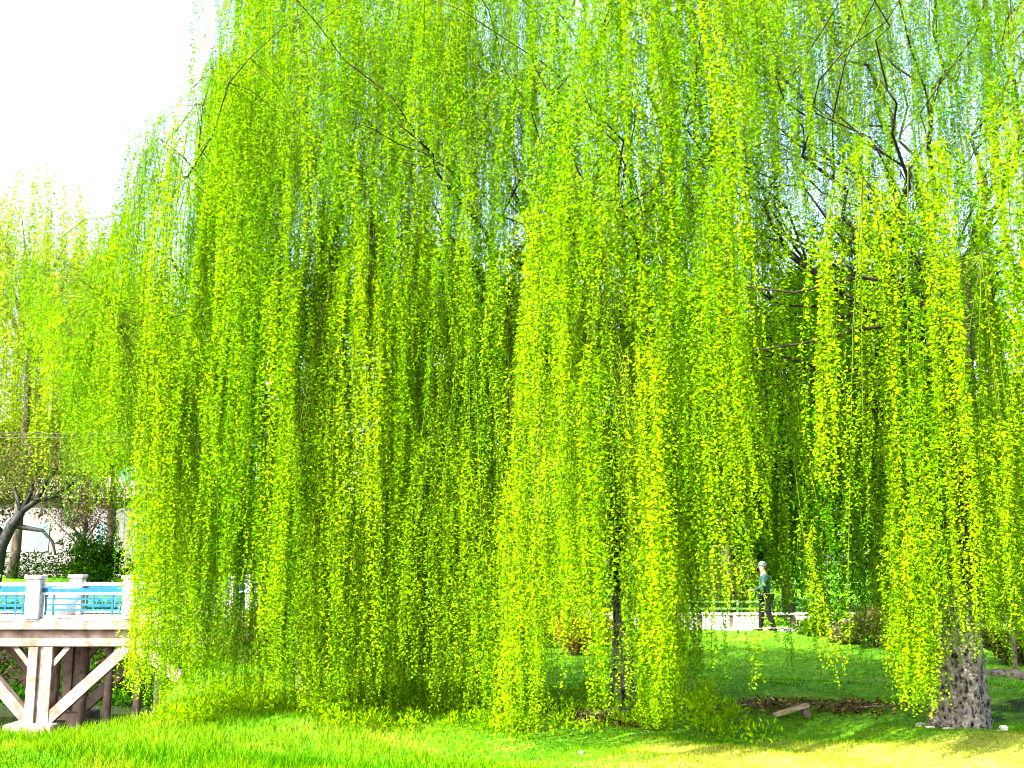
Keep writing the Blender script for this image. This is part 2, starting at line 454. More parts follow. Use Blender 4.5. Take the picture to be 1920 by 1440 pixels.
def curve_pts(a, b, bend, n=8, wob=0.05):
    a, b, bend = Vector(a), Vector(b), Vector(bend)
    out = []
    for k in range(n + 1):
        t = k / n
        p = a.lerp(b, t) + bend * (4 * t * (1 - t))
        if 0 < k < n: p += Vector((random.gauss(0, wob), random.gauss(0, wob), random.gauss(0, wob)))
        out.append(p)
    return out
def grow_limbs(parent, limbs, fork, sec_per=7, r0=0.11):
    """limbs: end points. returns array of attachment nodes"""
    nodes = []
    for e in limbs:
        e = Vector(e[:3])
        L = (e - fork).length
        side = Vector((random.uniform(-.3, .3), random.uniform(-.3, .3), random.uniform(0.0, 0.5)))
        pts = curve_pts(fork, e, side, 10, 0.10)
        rr = [r0 * (1 - 0.88 * (k / 10) ** 0.8) for k in range(11)]
        MB().tube(pts, rr, 7).build('limb', M_limb, parent, True)
        nodes += [p for p in pts[3:]]
        for s in range(sec_per):
            t = random.uniform(0.25, 1.0); i0 = min(int(t * 10), 9)
            p = pts[i0].lerp(pts[i0 + 1], t * 10 - i0) if i0 < 10 else pts[10]
            out = Vector((p.x - fork.x, p.y - fork.y, 0))
            if out.length < 0.1: out = Vector((1, 0, 0))
            out.normalize()
            ang = random.uniform(-1.5, 1.5)
            dx = Vector((out.x * math.cos(ang) - out.y * math.sin(ang), out.x * math.sin(ang) + out.y * math.cos(ang), 0))
            ln = random.uniform(1.0, 2.4)
            q = p + dx * ln + Vector((0, 0, random.uniform(0.1, 0.9) * ln))
            if (q.x < -4.4 and q.z > 4.5) or (q.x < -3.4 and q.z > 5.6): continue
            sp = curve_pts(p, q, (0, 0, 0.12 * ln), 5, 0.09)
            ra = max(rr[i0] * 0.45, 0.009)
            MB().tube(sp, [ra * (1 - 0.14 * k) for k in range(6)], 5).build('branch', M_limb, parent, True)
            nodes += sp[2:]
    return np.array([list(p) for p in nodes])

XP = [-100, 60, 150, 240, 278, 290, 330, 400, 470, 560, 640, 760, 880, 930, 1000, 1035, 1110, 1130, 1225, 1250, 1300, 1325, 1385, 1400, 1425, 1470, 1500, 1550, 1575, 1670, 1685, 1722, 1752, 1850, 1870, 2050]
YP = [620, 700, 830, 960, 1290, 1320, 1340, 1320, 1325, 1335, 1350, 1350, 1350, 1420, 1410, 1215, 1230, 1370, 1370, 1330, 1290, 1185, 1190, 1300, 1150, 1120, 1240, 1250, 1140, 1160, 1335, 1335, 1235, 1200, 1170, 1150]
XT = [-100, 70, 110, 150, 205, 235, 300, 340, 440, 455, 550, 570, 620, 635, 710, 735, 785, 800, 1395, 1415, 1480, 1500, 1530, 1545, 1610, 1640, 1665, 1850, 1870, 2050]
YT = [800, 700, 540, 450, 370, 190, 160, 180, 170, -500, -500, 150, 170, -500, -200, 280, 280, -500, -500, 200, 220, -200, 0, 230, 240, 40, 220, 210, -300, -500]
trunks = [(at(1802, 1350, 11.6).x, 11.6), (1.27, 13.1), (-2.62, 14.6)]
def make_targets(n, mode):
    """bundle tops: world positions chosen inside the crowns"""
    px = rng.uniform(60, 2010, n)
    if mode == 'front':
        Yf = 9.0 + 1.5 * sstep(1080, 860, px) + rng.uniform(0, 1.6, n)
    elif mode == 'mid':
        Yf = 10.6 + 0.9 * sstep(1080, 860, px) + rng.uniform(0, 3.2, n)
    else:
        Yf = 13.5 + rng.uniform(0, 4.0, n)
    top = np.interp(px, XT, YT)
    free = rng.uniform(0, 1, n) < 0.04
    top = np.where(free & (px > 470), -500, top) 
    # tops between the local crown height and low
    tmax = np.maximum(top + rng.uniform(0, 45, n), -330)
    span = np.minimum(830, 1080 - tmax) if mode != 'front' else np.minimum(900, 1100 - tmax)
    py = tmax + span * rng.beta(1.1, 1.25, n)
    x = (px - 960) / F_PX
    v = (720 - py) / F_PX
    dy = cp - v * sp_; dz = sp_ + v * cp
    t = Yf / dy
    P = np.stack([x * t, Yf, EYE + dz * t], -1)
    py = np.where(px < 225, np.minimum(py, np.interp(px, XP, YP) - 230), py)
    v = (720 - py) / F_PX
    dy = cp - v * sp_; dz = sp_ + v * cp
    t = Yf / dy
    P = np.stack([x * t, Yf, EYE + dz * t], -1)
    tip = np.interp(px, XP, YP) - np.abs(rng.normal(0, 95 if mode == 'front' else 130, n)) * (rng.uniform(0, 1, n) < 0.8)
    tr = (px > 1132) & (px < 1184); tip = np.where(tr & (mode != 'back'), np.minimum(tip, rng.uniform(1050, 1170, n)), tip)
    inner = (px > 1395) & (px < 1675)
    tip = np.where(inner & (mode == 'back'), np.interp(px, XP, YP) + 10 - np.abs(rng.normal(0, 50, n)), tip)
    return px, py, P, tip
def ztip_of(px, tip, P):
    v = (720 - tip) / F_PX
    return EYE + (sp_ + v * cp) * P[:, 1] / (cp - v * sp_)

sets = []
for mode, n in (('front', 400), ('mid', 390), ('back', 350)):
    px, py, P, tip = make_targets(n, mode)
    keep = np.ones(n, bool)
    keep &= ~((px < 420) & (px > 250) & (py > 500) & (rng.uniform(0, 1, n) < 0.3))
    if mode != 'front': keep &= ~((px < 420) & (px > 250) & (py > 600) & (rng.uniform(0, 1, n) < 0.5))
    keep &= ~((px < 222) & (rng.uniform(0, 1, n) < 0.72))
    keep &= ~((px > 450) & (px < 850) & (py < 130) & (rng.uniform(0, 1, n) < 0.25))
    keep &= ~((px > 1400) & (py < 200) & (rng.uniform(0, 1, n) < 0.55))
    dark = (px > 1395) & (px < 1675) & (py > 260)
    if mode == 'front':
        keep &= ~(dark & (rng.uniform(0, 1, n) < 0.95))
        keep &= ~((px > 1760) & (px < 1845) & (py > 330))
    if mode == 'mid':
        keep &= ~((px > 1762) & (px < 1842) & (py > 330) & (rng.uniform(0, 1, n) < 0.8))
        keep &= ~(dark & (rng.uniform(0, 1, n) < 0.88))
    sets.append((px[keep], P[keep], tip[keep], np.full(keep.sum(), 0.055 if mode == 'front' else 0.075), rng.integers(5, 9, keep.sum())))
# the skirt: low tiers of strands that trail to the ground
n = 370
px = np.concatenate([rng.uniform(290, 1300, 300), rng.uniform(1680, 1710, 22), rng.uniform(1845, 1930, 48)])
Ys_ = 9.3 + 1.4 * sstep(1080, 860, px) + rng.uniform(0, 3.0, n)
pyt = rng.uniform(780, 1090, n)
Pk = np.array([list(at(a, b, c)) for a, b, c in zip(px, pyt, Ys_)])
px = np.where((px > 1132) & (px < 1184), px + 60, px); Pk = np.array([list(at(a, b, c)) for a, b, c in zip(px, pyt, Ys_)])
sets.append((px, Pk, np.interp(px, XP, YP) - np.abs(rng.normal(0, 40, n)), np.full(n, 0.07), np.where((px < 420) & (rng.uniform(0, 1, n) < 0.5), 2, rng.integers(4, 8, n))))
# thin wisps high in the crowns, sky showing between them
n = 600
px = np.concatenate([rng.uniform(400, 900, 360), rng.uniform(1390, 1920, 240)])
Ys_ = rng.uniform(10, 15, n); pyt = np.where(px < 900, rng.uniform(-160, 300, n), rng.uniform(-220, 180, n))
pyt = np.where(px < 450, rng.uniform(90, 200, n), pyt)
Pk = np.array([list(at(a, b, c)) for a, b, c in zip(px, pyt, Ys_)])
sets.append((px, Pk, pyt + rng.uniform(180, 420, n), np.full(n, 0.16), rng.integers(3, 6, n)))
# a few thin shaded strands in front of the open lawn
n = 46
px = rng.uniform(1320, 1670, n); Ys_ = rng.uniform(11.5, 14.0, n); pyt = rng.uniform(850, 1020, n)
Pk = np.array([list(at(a, b, c)) for a, b, c in zip(px, pyt, Ys_)])
sets.append((px, Pk, rng.uniform(1150, 1270, n), np.full(n, 0.05), rng.integers(1, 4, n)))
# unseen strands added above the picture to shade the hollow below
n = 90
Pk = np.stack([rng.uniform(0.8, 5.2, n), rng.uniform(9.9, 13.0, n), rng.uniform(8.3, 10.2, n)], -1)
pxk, pyk = proj(Pk)
sets.append((pxk, Pk, pyk + rng.uniform(200, 330, n), np.full(n, 0.2), rng.integers(5, 9, n)))
# the heavy sunlit ropes in front (px top, py top, px lean, tip py, spread)
ropes = [(1350, 330, 50, 1010, .11), (1335, 420, 70, 900, .10), (1700, 620, 4, 1330, .065), (1745, 260, 0, 1180, .10), (1700, 800, -10, 1345, .06), (1790, 960, 6, 1225, .045), (1838, 980, 0, 1240, .045), (985, 600, 10, 1010, .07),
         (1275, 480, 12, 900, .06), (1112, 640, 0, 1330, .09), (1060, 700, 25, 1160, .07), (840, 760, 20, 1080, .07), (300, 680, -20, 1310, .09), (270, 840, 0, 1290, .04), (262, 1130, -18, 1285, .06),
         (540, 500, -8, 1180, .08), (690, 520, 10, 1000, .08), (1180, 1000, 30, 1340, .07), (965, 880, 0, 1400, .10), (1545, 420, -5, 930, .07), (1870, 780, -25, 1180, .08),
         (1500, 950, 6, 1210, .03), (1530, 930, 10, 1250, .04), (420, 780, -5, 1290, .07), (640, 900, 5, 1230, .07), (880, 830, 10, 1290, .09), (1210, 620, 10, 1250, .08),
         (145, 640, -3, 1000, .045), (95, 660, -6, 940, .04), (265, 230, 0, 560, .06), (290, 200, 4, 420, .05), (1400, 1000, -8, 1290, .02), (1590, 1100, -10, 1250, .015),
         (1885, 200, -6, 900, .08), (1650, 330, 0, 1000, .09), (775, 460, 5, 900, .08), (470, 420, 0, 1000, .08), (1010, 380, 0, 900, .09)]
rp = np.array([(a, b, c, d, e) for a, b, c, d, e in ropes], float)
Yr = rng.uniform(8.9, 9.6, len(rp)) + 1.4 * sstep(1080, 860, rp[:, 0])
PR = np.array([list(at(a[0], a[1], yy)) for a, yy in zip(rp, Yr)])
sets.append((rp[:, 0], PR, rp[:, 3], rp[:, 4], np.where(rp[:, 4] < 0.035, 3, np.where(rp[:, 4] < 0.05, 6, 14))))
rope_lean = rp[:, 2]

allpaths = [[], [], []]; alltint = [[], [], []]
tx = np.array([t[0] for t in trunks]); ty = np.array([t[1] for t in trunks])
willow_labels = ['huge weeping willow at the right with a thick furrowed grey trunk base',
                 'weeping willow in the middle with a slim pale trunk behind its long strands',
                 'weeping willow at the left, its strands trailing beside the white bridge']
willows, nodes = [], []
for k, (wx, wy) in enumerate(trunks):
    wz = float(ground_h(wx, wy)) - 0.05
    root = empty('willow_tree', (wx, wy, wz), willow_labels[k], 'willow tree', 'weeping willows along the channel')
    willows.append(root)
    if k == 0:
        fork = Vector((wx + 0.05, wy + 0.1, 3.2))
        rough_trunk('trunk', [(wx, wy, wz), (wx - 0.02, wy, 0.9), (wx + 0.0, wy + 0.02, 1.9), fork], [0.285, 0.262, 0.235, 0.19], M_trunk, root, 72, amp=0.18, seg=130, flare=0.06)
        ends = [at(1745, -60, 11.2), at(1890, -40, 11.0), at(1905, 60, 12.4), at(1420, 120, 10.6), at(1280, 230, 9.9), at(1560, -120, 12.5), at(1440, 560, 10.2), at(1400, 665, 10.4), at(2000, 300, 10.0), at(1650, 150, 9.6), at(1650, 100, 14.6), at(1950, 0, 14.5)]
        r0 = 0.052
    elif k == 1:
        fork = Vector((wx, wy, 2.6))
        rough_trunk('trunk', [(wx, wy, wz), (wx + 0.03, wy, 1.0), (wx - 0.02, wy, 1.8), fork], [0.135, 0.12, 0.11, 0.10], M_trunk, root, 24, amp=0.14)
        ends = [at(540, -30, 12.2), at(745, 230, 10.0), at(860, -60, 12.4), at(1110, 40, 10.8), at(1200, -80, 12.5), at(1000, 120, 9.9), at(1370, 40, 12.0), at(1170, 260, 9.6), at(1440, -60, 14.0), at(780, 60, 15.0), at(1100, -60, 16.0)]
        r0 = 0.052
    else:
        fork = Vector((wx, wy, 2.4))
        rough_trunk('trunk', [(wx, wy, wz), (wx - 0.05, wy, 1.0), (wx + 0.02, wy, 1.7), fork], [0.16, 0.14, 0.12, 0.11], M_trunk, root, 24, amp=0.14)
        ends = [at(430, 150, 12.4), at(470, 240, 11.3), at(300, 260, 12.5), at(250, 400, 13.0), at(350, 330, 10.9), at(560, 40, 12.0), at(640, 140, 11.0), at(200, 560, 12.6), at(190, 680, 12.0), at(650, -40, 15.0), at(400, 240, 15.5), at(480, 20, 16.5)]
        r0 = 0.052
    nd = grow_limbs(root, ends, fork, 7, r0)
    if k == 0:          # two low, nearly level dead limbs reaching out over the lawn
        for seq, ra in ((((1800, 640, 11.4), (1740, 560, 10.6), (1690, 530, 9.6), (1610, 520, 9.2), (1490, 549, 9.0), (1400, 538, 8.9)), .024), (((1800, 720, 11.4), (1740, 640, 10.4), (1690, 606, 9.6), (1590, 622, 9.2), (1500, 645, 9.0), (1410, 657, 8.9)), .022)):
            MB().tube([at(*q) for q in seq], [ra, ra * .95, ra * .85, ra * .65, ra * .45, ra * .25], 7).build('limb', M_limb, root, True)
        MB().tube([at(1615, 521, 9.2), at(1590, 500, 9.15), at(1570, 470, 9.1)], [.014, .01, .004], 5).build('limb', M_limb, root, True)
    nodes.append(nd)

con = [MB(), MB(), MB()]
for si, (px, P, tip, spread, cnt) in enumerate(sets):
    cost = ((P[:, 0:1] - tx) ** 2 + 0.5 * (P[:, 1:2] - ty) ** 2)
    which = cost.argmin(1)
    for i in range(len(P)):
        w_ = which[i]; top = P[i]
        nd = nodes[w_]
        dd = np.hypot(nd[:, 0] - top[0], nd[:, 1] - top[1]) + np.where(nd[:, 2] < top[2] - 0.5, 4 * (top[2] - nd[:, 2]), 0.7 * np.abs(nd[:, 2] - top[2] - 0.4))
        a = nd[dd.argmin()]
        mid = (a + top) / 2 + np.array([0, 0, 0.12 * np.linalg.norm(top - a)])
        con[w_].tube([a, mid, top], [0.006, 0.005, 0.003], 3, False)
        tq = np.linspace(0.15, 1, NSEG + 1)[:, None]
        cpath = (1 - tq) ** 2 * a + 2 * tq * (1 - tq) * mid + tq ** 2 * top
        ncp = 1
        allpaths[w_].append(cpath[None] + rng.normal(0, 0.03, (ncp, 1, 3)) + np.array([0, 0, -0.05]))
        alltint[w_].append(np.clip(rng.normal(0.5, 0.12, ncp), 0, 1))
        n = int(cnt[i]); Yk_ = top[1]
        u = top[:2] - a[:2]; u = u / (np.linalg.norm(u) + 1e-6)
        ang = rng.normal(0, 0.6, n)
        U = np.stack([u[0] * np.cos(ang) - u[1] * np.sin(ang), u[0] * np.sin(ang) + u[1] * np.cos(ang)], -1)
        P0 = top + np.stack([rng.normal(0, spread[i], n), rng.normal(0, spread[i], n), -np.abs(rng.normal(0, 0.18, n))], -1)
        base_tip = tip[i] - np.abs(rng.normal(0, 60 if si != 3 else 40, n)) * (np.arange(n) > 1)
        pxx = np.full(n, px[i])
        zt = ztip_of(pxx, base_tip, P0)
        if si < 3:
            # long falls are limited so that tiers of strands overlap down the crown
            maxlen = rng.uniform(1.2, 4.6)
            zt = np.maximum(zt, P0[:, 2] - maxlen * rng.uniform(0.8, 1.05, n))
        gz = ground_h(P0[:, 0], P0[:, 1])
        zt = np.minimum(np.maximum(zt, np.maximum(gz, -1.0) + 0.06), P0[:, 2] - 0.5)
        if si == 7:
            lx = rope_lean[i] / F_PX * top[1] / max(P0[0, 2] - zt.min(), 0.5)
            lean = np.stack([np.full(n, lx), np.full(n, 0.0)], -1)
        else:
            lean = np.tile([rng.normal(0.004, 0.032), rng.normal(0, 0.02)], (n, 1))
        allpaths[w_].append(strand_paths(P0, U, rng.uniform(0.03, 0.26, n) * (1 + 2.2 * (top[2] > 4.6 and px[i] > 470)) if si < 3 else rng.uniform(0.01, 0.08, n), zt, lean))
        alltint[w_].append(np.clip(rng.normal(0.56, 0.20) + rng.normal(0, 0.07, n) + (0.16 if si == 7 else 0) - (0.16 if px[i] > 1400 and si != 7 else 0) - 0.20 * (Yk_ > 11.5), 0, 1))  # light and shade put into leaf tint: ropes paler, deep and right-hand strands darker

nst = 0
for k, root in enumerate(willows):
    con[k].build('branchlet', M_twig, root, True)['kind'] = 'stuff'
    paths = np.concatenate(allpaths[k]); tb = np.concatenate(alltint[k])
    nst += len(paths)
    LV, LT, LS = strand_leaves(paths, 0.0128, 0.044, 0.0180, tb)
    ppx, _ = proj(paths[:, NSEG // 2]); length = paths[:, 0, 2] - paths[:, -1, 2]
    score = length / paths[:, 0, 1] ** 2 * ((ppx > 0) & (ppx < 1920)) - 0.004 * paths[:, 0, 1]
    order = np.argsort(-score)[:300]
    rest = np.ones(len(paths), bool); rest[order] = False
    # leaves sorted by strand: slice quickly for the single strands
    cuts = np.searchsorted(LS, np.arange(len(paths) + 1))
    LV4 = LV.reshape(-1, 4, 3)
    for j in order:
        SV, SQ = stem_tubes(paths[j:j + 1], 0.003, 0.0012)
        lv = LV4[cuts[j]:cuts[j + 1]].reshape(-1, 3); nl = cuts[j + 1] - cuts[j]; ns = SQ.size // 4
        me = np_mesh('hanging_strand', np.concatenate([SV, lv]), np.concatenate([SQ.ravel(), quads(nl, len(SV))]), np.arange(ns + nl) * 4, np.full(ns + nl, 4),
                     np.concatenate([np.zeros(ns), LT[cuts[j]:cuts[j + 1]]]), np.concatenate([np.ones(ns), np.zeros(nl)]))
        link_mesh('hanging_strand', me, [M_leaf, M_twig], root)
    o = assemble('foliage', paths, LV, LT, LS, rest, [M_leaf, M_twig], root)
    o['kind'] = 'stuff'
    print('willow', k, len(paths), 'strands', len(LT), 'leaves')

# ------------------------------------------------------------------ background willow at the far left (pale)
def leaf_cloud(name, centers, radii, per, llen, lwid, tint, matl, parent, droop=0.3, zsq=0.75, tspread=0.2):
    m = len(centers)
    sid = np.repeat(np.arange(m), per)
    d = rng.normal(size=(len(sid), 3)); d /= np.linalg.norm(d, axis=1)[:, None]
    rr = rng.uniform(0.35, 1.0, len(sid)) ** 0.6
    base = centers[sid] + d * (rr * radii[sid])[:, None] * np.array([1, 1, zsq])
    dr = d + rng.normal(0, 0.7, d.shape) - np.array([0, 0, droop]); dr /= np.linalg.norm(dr, axis=1)[:, None]
    V = leaves_np(base, dr, llen * rng.uniform(0.6, 1.3, len(sid)), lwid * rng.uniform(0.7, 1.3, len(sid)), None)
    ct = rng.normal(0, 0.12, m)
    t = np.clip(tint + ct[sid] + rng.normal(0, tspread, len(sid)), 0, 1)
    n = len(sid)
    me = np_mesh(name, V, quads(n), np.arange(n) * 4, np.full(n, 4), t)
    o = link_mesh(name, me, matl, parent); o['kind'] = 'stuff'
    return o
def park_tree(x, y, h, r, matl, tint, label, cat='tree', group=None, name='park_tree', n_cl=60, per=260, llen=0.20, lwid=0.10, zlow=0.3, trunk_r=0.18, bark=None, lean=0.0, squash=1.0):
    z0 = float(ground_h(x, y)) - 0.05
    bark = bark or M_bark
    root = empty(name, (x, y, z0), label, cat, group)
    top = Vector((x + lean, y, z0 + h * 0.62))
    pts = curve_pts((x, y, z0), top, (random.uniform(-.2, .2), 0, 0), 8, 0.05)
    MB().tube(pts, [trunk_r * (1.25 - 0.1 * k) for k in range(9)], 9).build('trunk', bark, root, True)
    lm = MB(); cs = []
    for c in range(n_cl):
        th = random.uniform(0, 6.283); u = random.uniform(-1, 1); q = math.sqrt(1 - u * u); s = random.uniform(0.45, 1.0)
        cz = z0 + h * (zlow + (1 - zlow) * (0.5 + 0.5 * u * s)) 
        cs.append((x + lean + r * q * s * math.cos(th), y + r * q * s * math.sin(th), cz))
    for c in cs[:12]:
        i0 = random.randint(3, 7); e = Vector(c)
        lm.tube(curve_pts(pts[i0], e, (0, 0, 0.2), 4, 0.06), [trunk_r * 0.42, trunk_r * 0.3, trunk_r * 0.2, trunk_r * 0.12, trunk_r * 0.06], 5)
    lm.build('limb', bark, root, True)
    cs = np.array(cs); rad = rng.uniform(0.16, 0.34, len(cs)) * r * squash
    leaf_cloud('crown', cs, rad, per, llen, lwid, tint, matl, root)
    return root

def far_willow(x, y, h, r, nb, label):
    z0 = float(ground_h(x, y)) - 0.05
    root = empty('willow_tree', (x, y, z0), label, 'willow tree', 'willows beyond the channel')
    fork = Vector((x, y, z0 + h * 0.55))
    MB().tube(curve_pts((x - 0.1, y, z0), fork, (0.05, 0, 0), 8, 0.04), [0.24 - 0.012 * k for k in range(9)], 9).build('trunk', M_bark, root, True)
    P0 = []; U = []; lm = MB()
    for c in range(nb):
        th = random.uniform(0, 6.283); s = math.sqrt(random.uniform(0.02, 1))
        zz = z0 + h * (1.0 - 0.55 * s ** 2.2) * random.uniform(0.80, 1.0)
        c0 = Vector((x + r * s * math.cos(th), y + r * s * math.sin(th), zz))
        if c < 26: lm.tube(curve_pts(fork + Vector((0, 0, -random.uniform(0, 1.2))), c0, (0, 0, 0.4), 5, 0.08), [0.09, 0.07, 0.05, 0.035, 0.02, 0.01], 5)
        for q in range(6):
            P0.append(c0 + Vector((random.gauss(0, .35), random.gauss(0, .35), random.gauss(0, .3)))); U.append((math.cos(th), math.sin(th)))
    lm.build('limb', M_bark, root, True)
    P0 = np.array([list(p) for p in P0]); U = np.array(U)
    zt = np.maximum(P0[:, 2] - rng.uniform(1.5, h * 0.55, len(P0)), z0 + rng.uniform(4.6, 8.0, len(P0)))
    zt = np.minimum(zt, P0[:, 2] - 0.5)
    paths = strand_paths(P0, U, rng.uniform(0.1, 0.7, len(P0)), zt, np.zeros((len(P0), 2)))
    LV, LT, LS = strand_leaves(paths, 0.10, 0.22, 0.10, rng.normal(0.5, 0.15, len(P0)))
    o = assemble('foliage', paths, LV, LT, LS, np.ones(len(P0), bool), [M_leaf_far, M_twig], root, 0.006, 0.003); o['kind'] = 'stuff'
far_willow(at(40, 900, 50).x, 50, 19.6, 6.8, 340, 'pale feathery willow at the far left edge with a whitish forked trunk')
far_willow(at(215, 900, 55).x, 55, 17.5, 5.4, 230, 'lower pale willow behind the left curtain of strands, beside the feathery one')

# ------------------------------------------------------------------ park trees behind the curtain
bgt = [(420, 47, 14, 5.0, .5, 'green park tree behind the strands over the bridge end'),
       (640, 44, 15, 5.0, .45, 'green park tree behind the left willow trunk'),
       (830, 48, 16, 5.2, .45, 'tall green tree behind the curtain, halfway between left and middle willows'),
       (915, 53, 18, 5.6, .4, 'tall green tree deep behind the curtain, nearest left of the middle willow'),
       (1010, 42, 15, 4.6, .4, 'green tree behind the rusty shrub and pale wall end'),
       (1230, 46, 17, 5.4, .4, 'tall dark green tree behind the left end of the white wall'),
       (1370, 36, 11, 3.6, .35, 'smaller dark green tree just behind the white wall panels'),
       (1475, 38, 14, 4.2, .25, 'dark green tree with a black trunk behind the walking person'),
       (1640, 41, 15, 4.8, .3, 'dark green tree behind the right end of the white wall'),
       (1790, 37, 13, 4.4, .3, 'dark tree directly behind the thick furrowed trunk'),
       (1930, 42, 16, 5.0, .35, 'tall tree behind the white board at the right edge')]
for px, Y, h, r, tn, lab in bgt:
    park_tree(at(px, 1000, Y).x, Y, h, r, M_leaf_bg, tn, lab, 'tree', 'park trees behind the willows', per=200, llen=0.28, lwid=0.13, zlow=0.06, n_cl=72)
# understorey shrubs along the back of the lawn
def shrub(x, y, h, r, matl, tint, label, n_cl=16, per=150, group='shrubs at the back of the lawn', llen=0.10, lwid=0.05):
    z0 = float(ground_h(x, y)) - 0.02
    root = empty('shrub', (x, y, z0), label, 'shrub', group)
    st = MB(); cs = []
    for k in range(n_cl):
        th = random.uniform(0, 6.283); s = random.uniform(0.2, 1)
        c = Vector((x + r * s * math.cos(th), y + 0.7 * r * s * math.sin(th), z0 + h * random.uniform(0.25, 0.9)))
        cs.append(c)
        st.tube([Vector((x + random.uniform(-.1, .1), y + random.uniform(-.1, .1), z0)), (Vector((x, y, z0)) + c) / 2 + Vector((0, 0, .1)), c], [0.016, 0.011, 0.005], 4, False)
    st.build('stem', M_bark, root)
    leaf_cloud('leaves', np.array([list(c) for c in cs]), rng.uniform(0.2, 0.4, n_cl) * max(r, h), per, llen, lwid, tint, matl, root, 0.0)
for a in [(1075, 20.5, .75, .75, M_leaf_rust, .65, 'rusty orange shrub left of the middle willow trunk'),
          (1010, 22.5, .8, .9, M_leaf_olive, .5, 'brownish shrub left of the rusty orange one'),
          (1240, 21.5, .7, .6, M_leaf_olive, .5, 'low olive shrub to the right of the middle trunk'),
          (1350, 31.5, 1.9, 1.2, M_leaf_olive, .6, 'tall yellowish shrub right behind the wall panels'),
          (1535, 27.0, .8, .7, M_leaf_bg, .8, 'light green shrub at the right of the walking person'),
          (1640, 22.5, .75, .8, M_leaf_olive, .45, 'twiggy shrub between the white wall and thick trunk'),
          (1720, 24.5, 1.6, 1.2, M_leaf_bg, .4, 'dark shrub close to the left of the thick trunk'),
          (1895, 19.0, .55, .6, M_leaf_olive, .6, 'low brown-green shrub at the right edge above the stones'),
          (1870, 25.0, 1.8, 1.3, M_leaf_bg, .4, 'dark green shrub under the white board'),
          (1590, 24.0, .5, .5, M_leaf_olive, .9, 'small yellowish shrub below the last white wall panel'),
          (620, 17.5, .9, .7, M_leaf_bg, .6, 'leafy shrub behind the left willow trunk on the bank'),
          (760, 18.5, .8, .8, M_leaf_olive, .4, 'brown-green shrub between left and middle trunks'),
          (880, 20.0, .9, .9, M_leaf_bg, .5, 'green shrub between the trunks, nearer the middle one'),
          (470, 19.5, .9, .7, M_leaf_olive, .6, 'yellow-brown shrub at the bank by the bridge end')]:
    shrub(at(a[0], 1100, a[1]).x, *a[1:])

# ------------------------------------------------------------------ bridge
YF, YB = 26.0, 28.5
zt_ = at(0, 1080, YF).z; zd = at(0, 1164, YF).z; zf = at(0, 1181, YF).z; zbeam = at(0, 1213, YF).z; zbase = at(0, 1362, YF).z
px2x = lambda px, Y=YF: at(px, 1200, Y).x
bx0, bx1 = px2x(-330), px2x(436)
bridge = empty('footbridge', ((bx0 + bx1) / 2, (YF + YB) / 2, zbase), 'concrete footbridge at the left with white posts, blue railings and slanting braces', 'bridge')
MB().box((bx0, YF - 0.10, zf), (bx1, YB + 0.10, zd), 0.02).build('deck', M_conc, bridge)
MB().box((bx0, YF - 0.108, zd), (bx1, YF + 0.06, zd + 0.045), 0.01).build('kerb', M_white, bridge)
MB().box((bx0, YB - 0.06, zd), (bx1, YB + 0.16, zd + 0.045), 0.01).build('kerb', M_white, bridge)
for yy in (YF + 0.20, YB - 0.20):
    MB().box((bx0, yy - 0.14, zbeam), (bx1, yy + 0.14, zf - 0.002), 0.015).build('beam', M_conc, bridge)
x = bx0 + 0.6
while x < bx1:
    MB().box((x - 0.1, YF + 0.342, zbeam + 0.06), (x + 0.1, YB - 0.342, zf - 0.003)).build('cross_beam', M_conc, bridge); x += 1.35
for cxp in (-245, 75, 400):
    for yi, yy in enumerate((YF + 0.20, YB - 0.20)):
        c = px2x(cxp)
        zb = zbase if cxp < 300 else zbase + 0.55
        for off in (-0.17, 0.17):
            MB().box((c + off - 0.115, yy - 0.13, zb), (c + off + 0.115, yy + 0.13, zbeam - 0.002), 0.015).build('column', M_conc, bridge)
        MB().box((c - 0.055, yy - 0.07, zb), (c + 0.055, yy + 0.07, zbeam - 0.004)).build('column_web', M_conc, bridge)
        H = zbeam - zb
        for sgn, run in ((1, 1.82), (-1, 1.62)):
            MB().beam((c + sgn * 0.20, yy, zb + 0.10), (c + sgn * (0.2 + run), yy, zbeam + 0.02), 0.25, 0.22).build('brace', M_conc, bridge)
            MB().beam((c + sgn * 0.26, yy, zbeam - 0.42), (c + sgn * 0.62, yy, zbeam - 0.0), 0.11, 0.16).build('knee_brace', M_conc, bridge)
        MB().box((c - 0.62, yy - 0.45, zb - 0.5), (c + 0.50, yy + 0.45, zb + 0.06), 0.03).build('footing', M_conc, bridge)
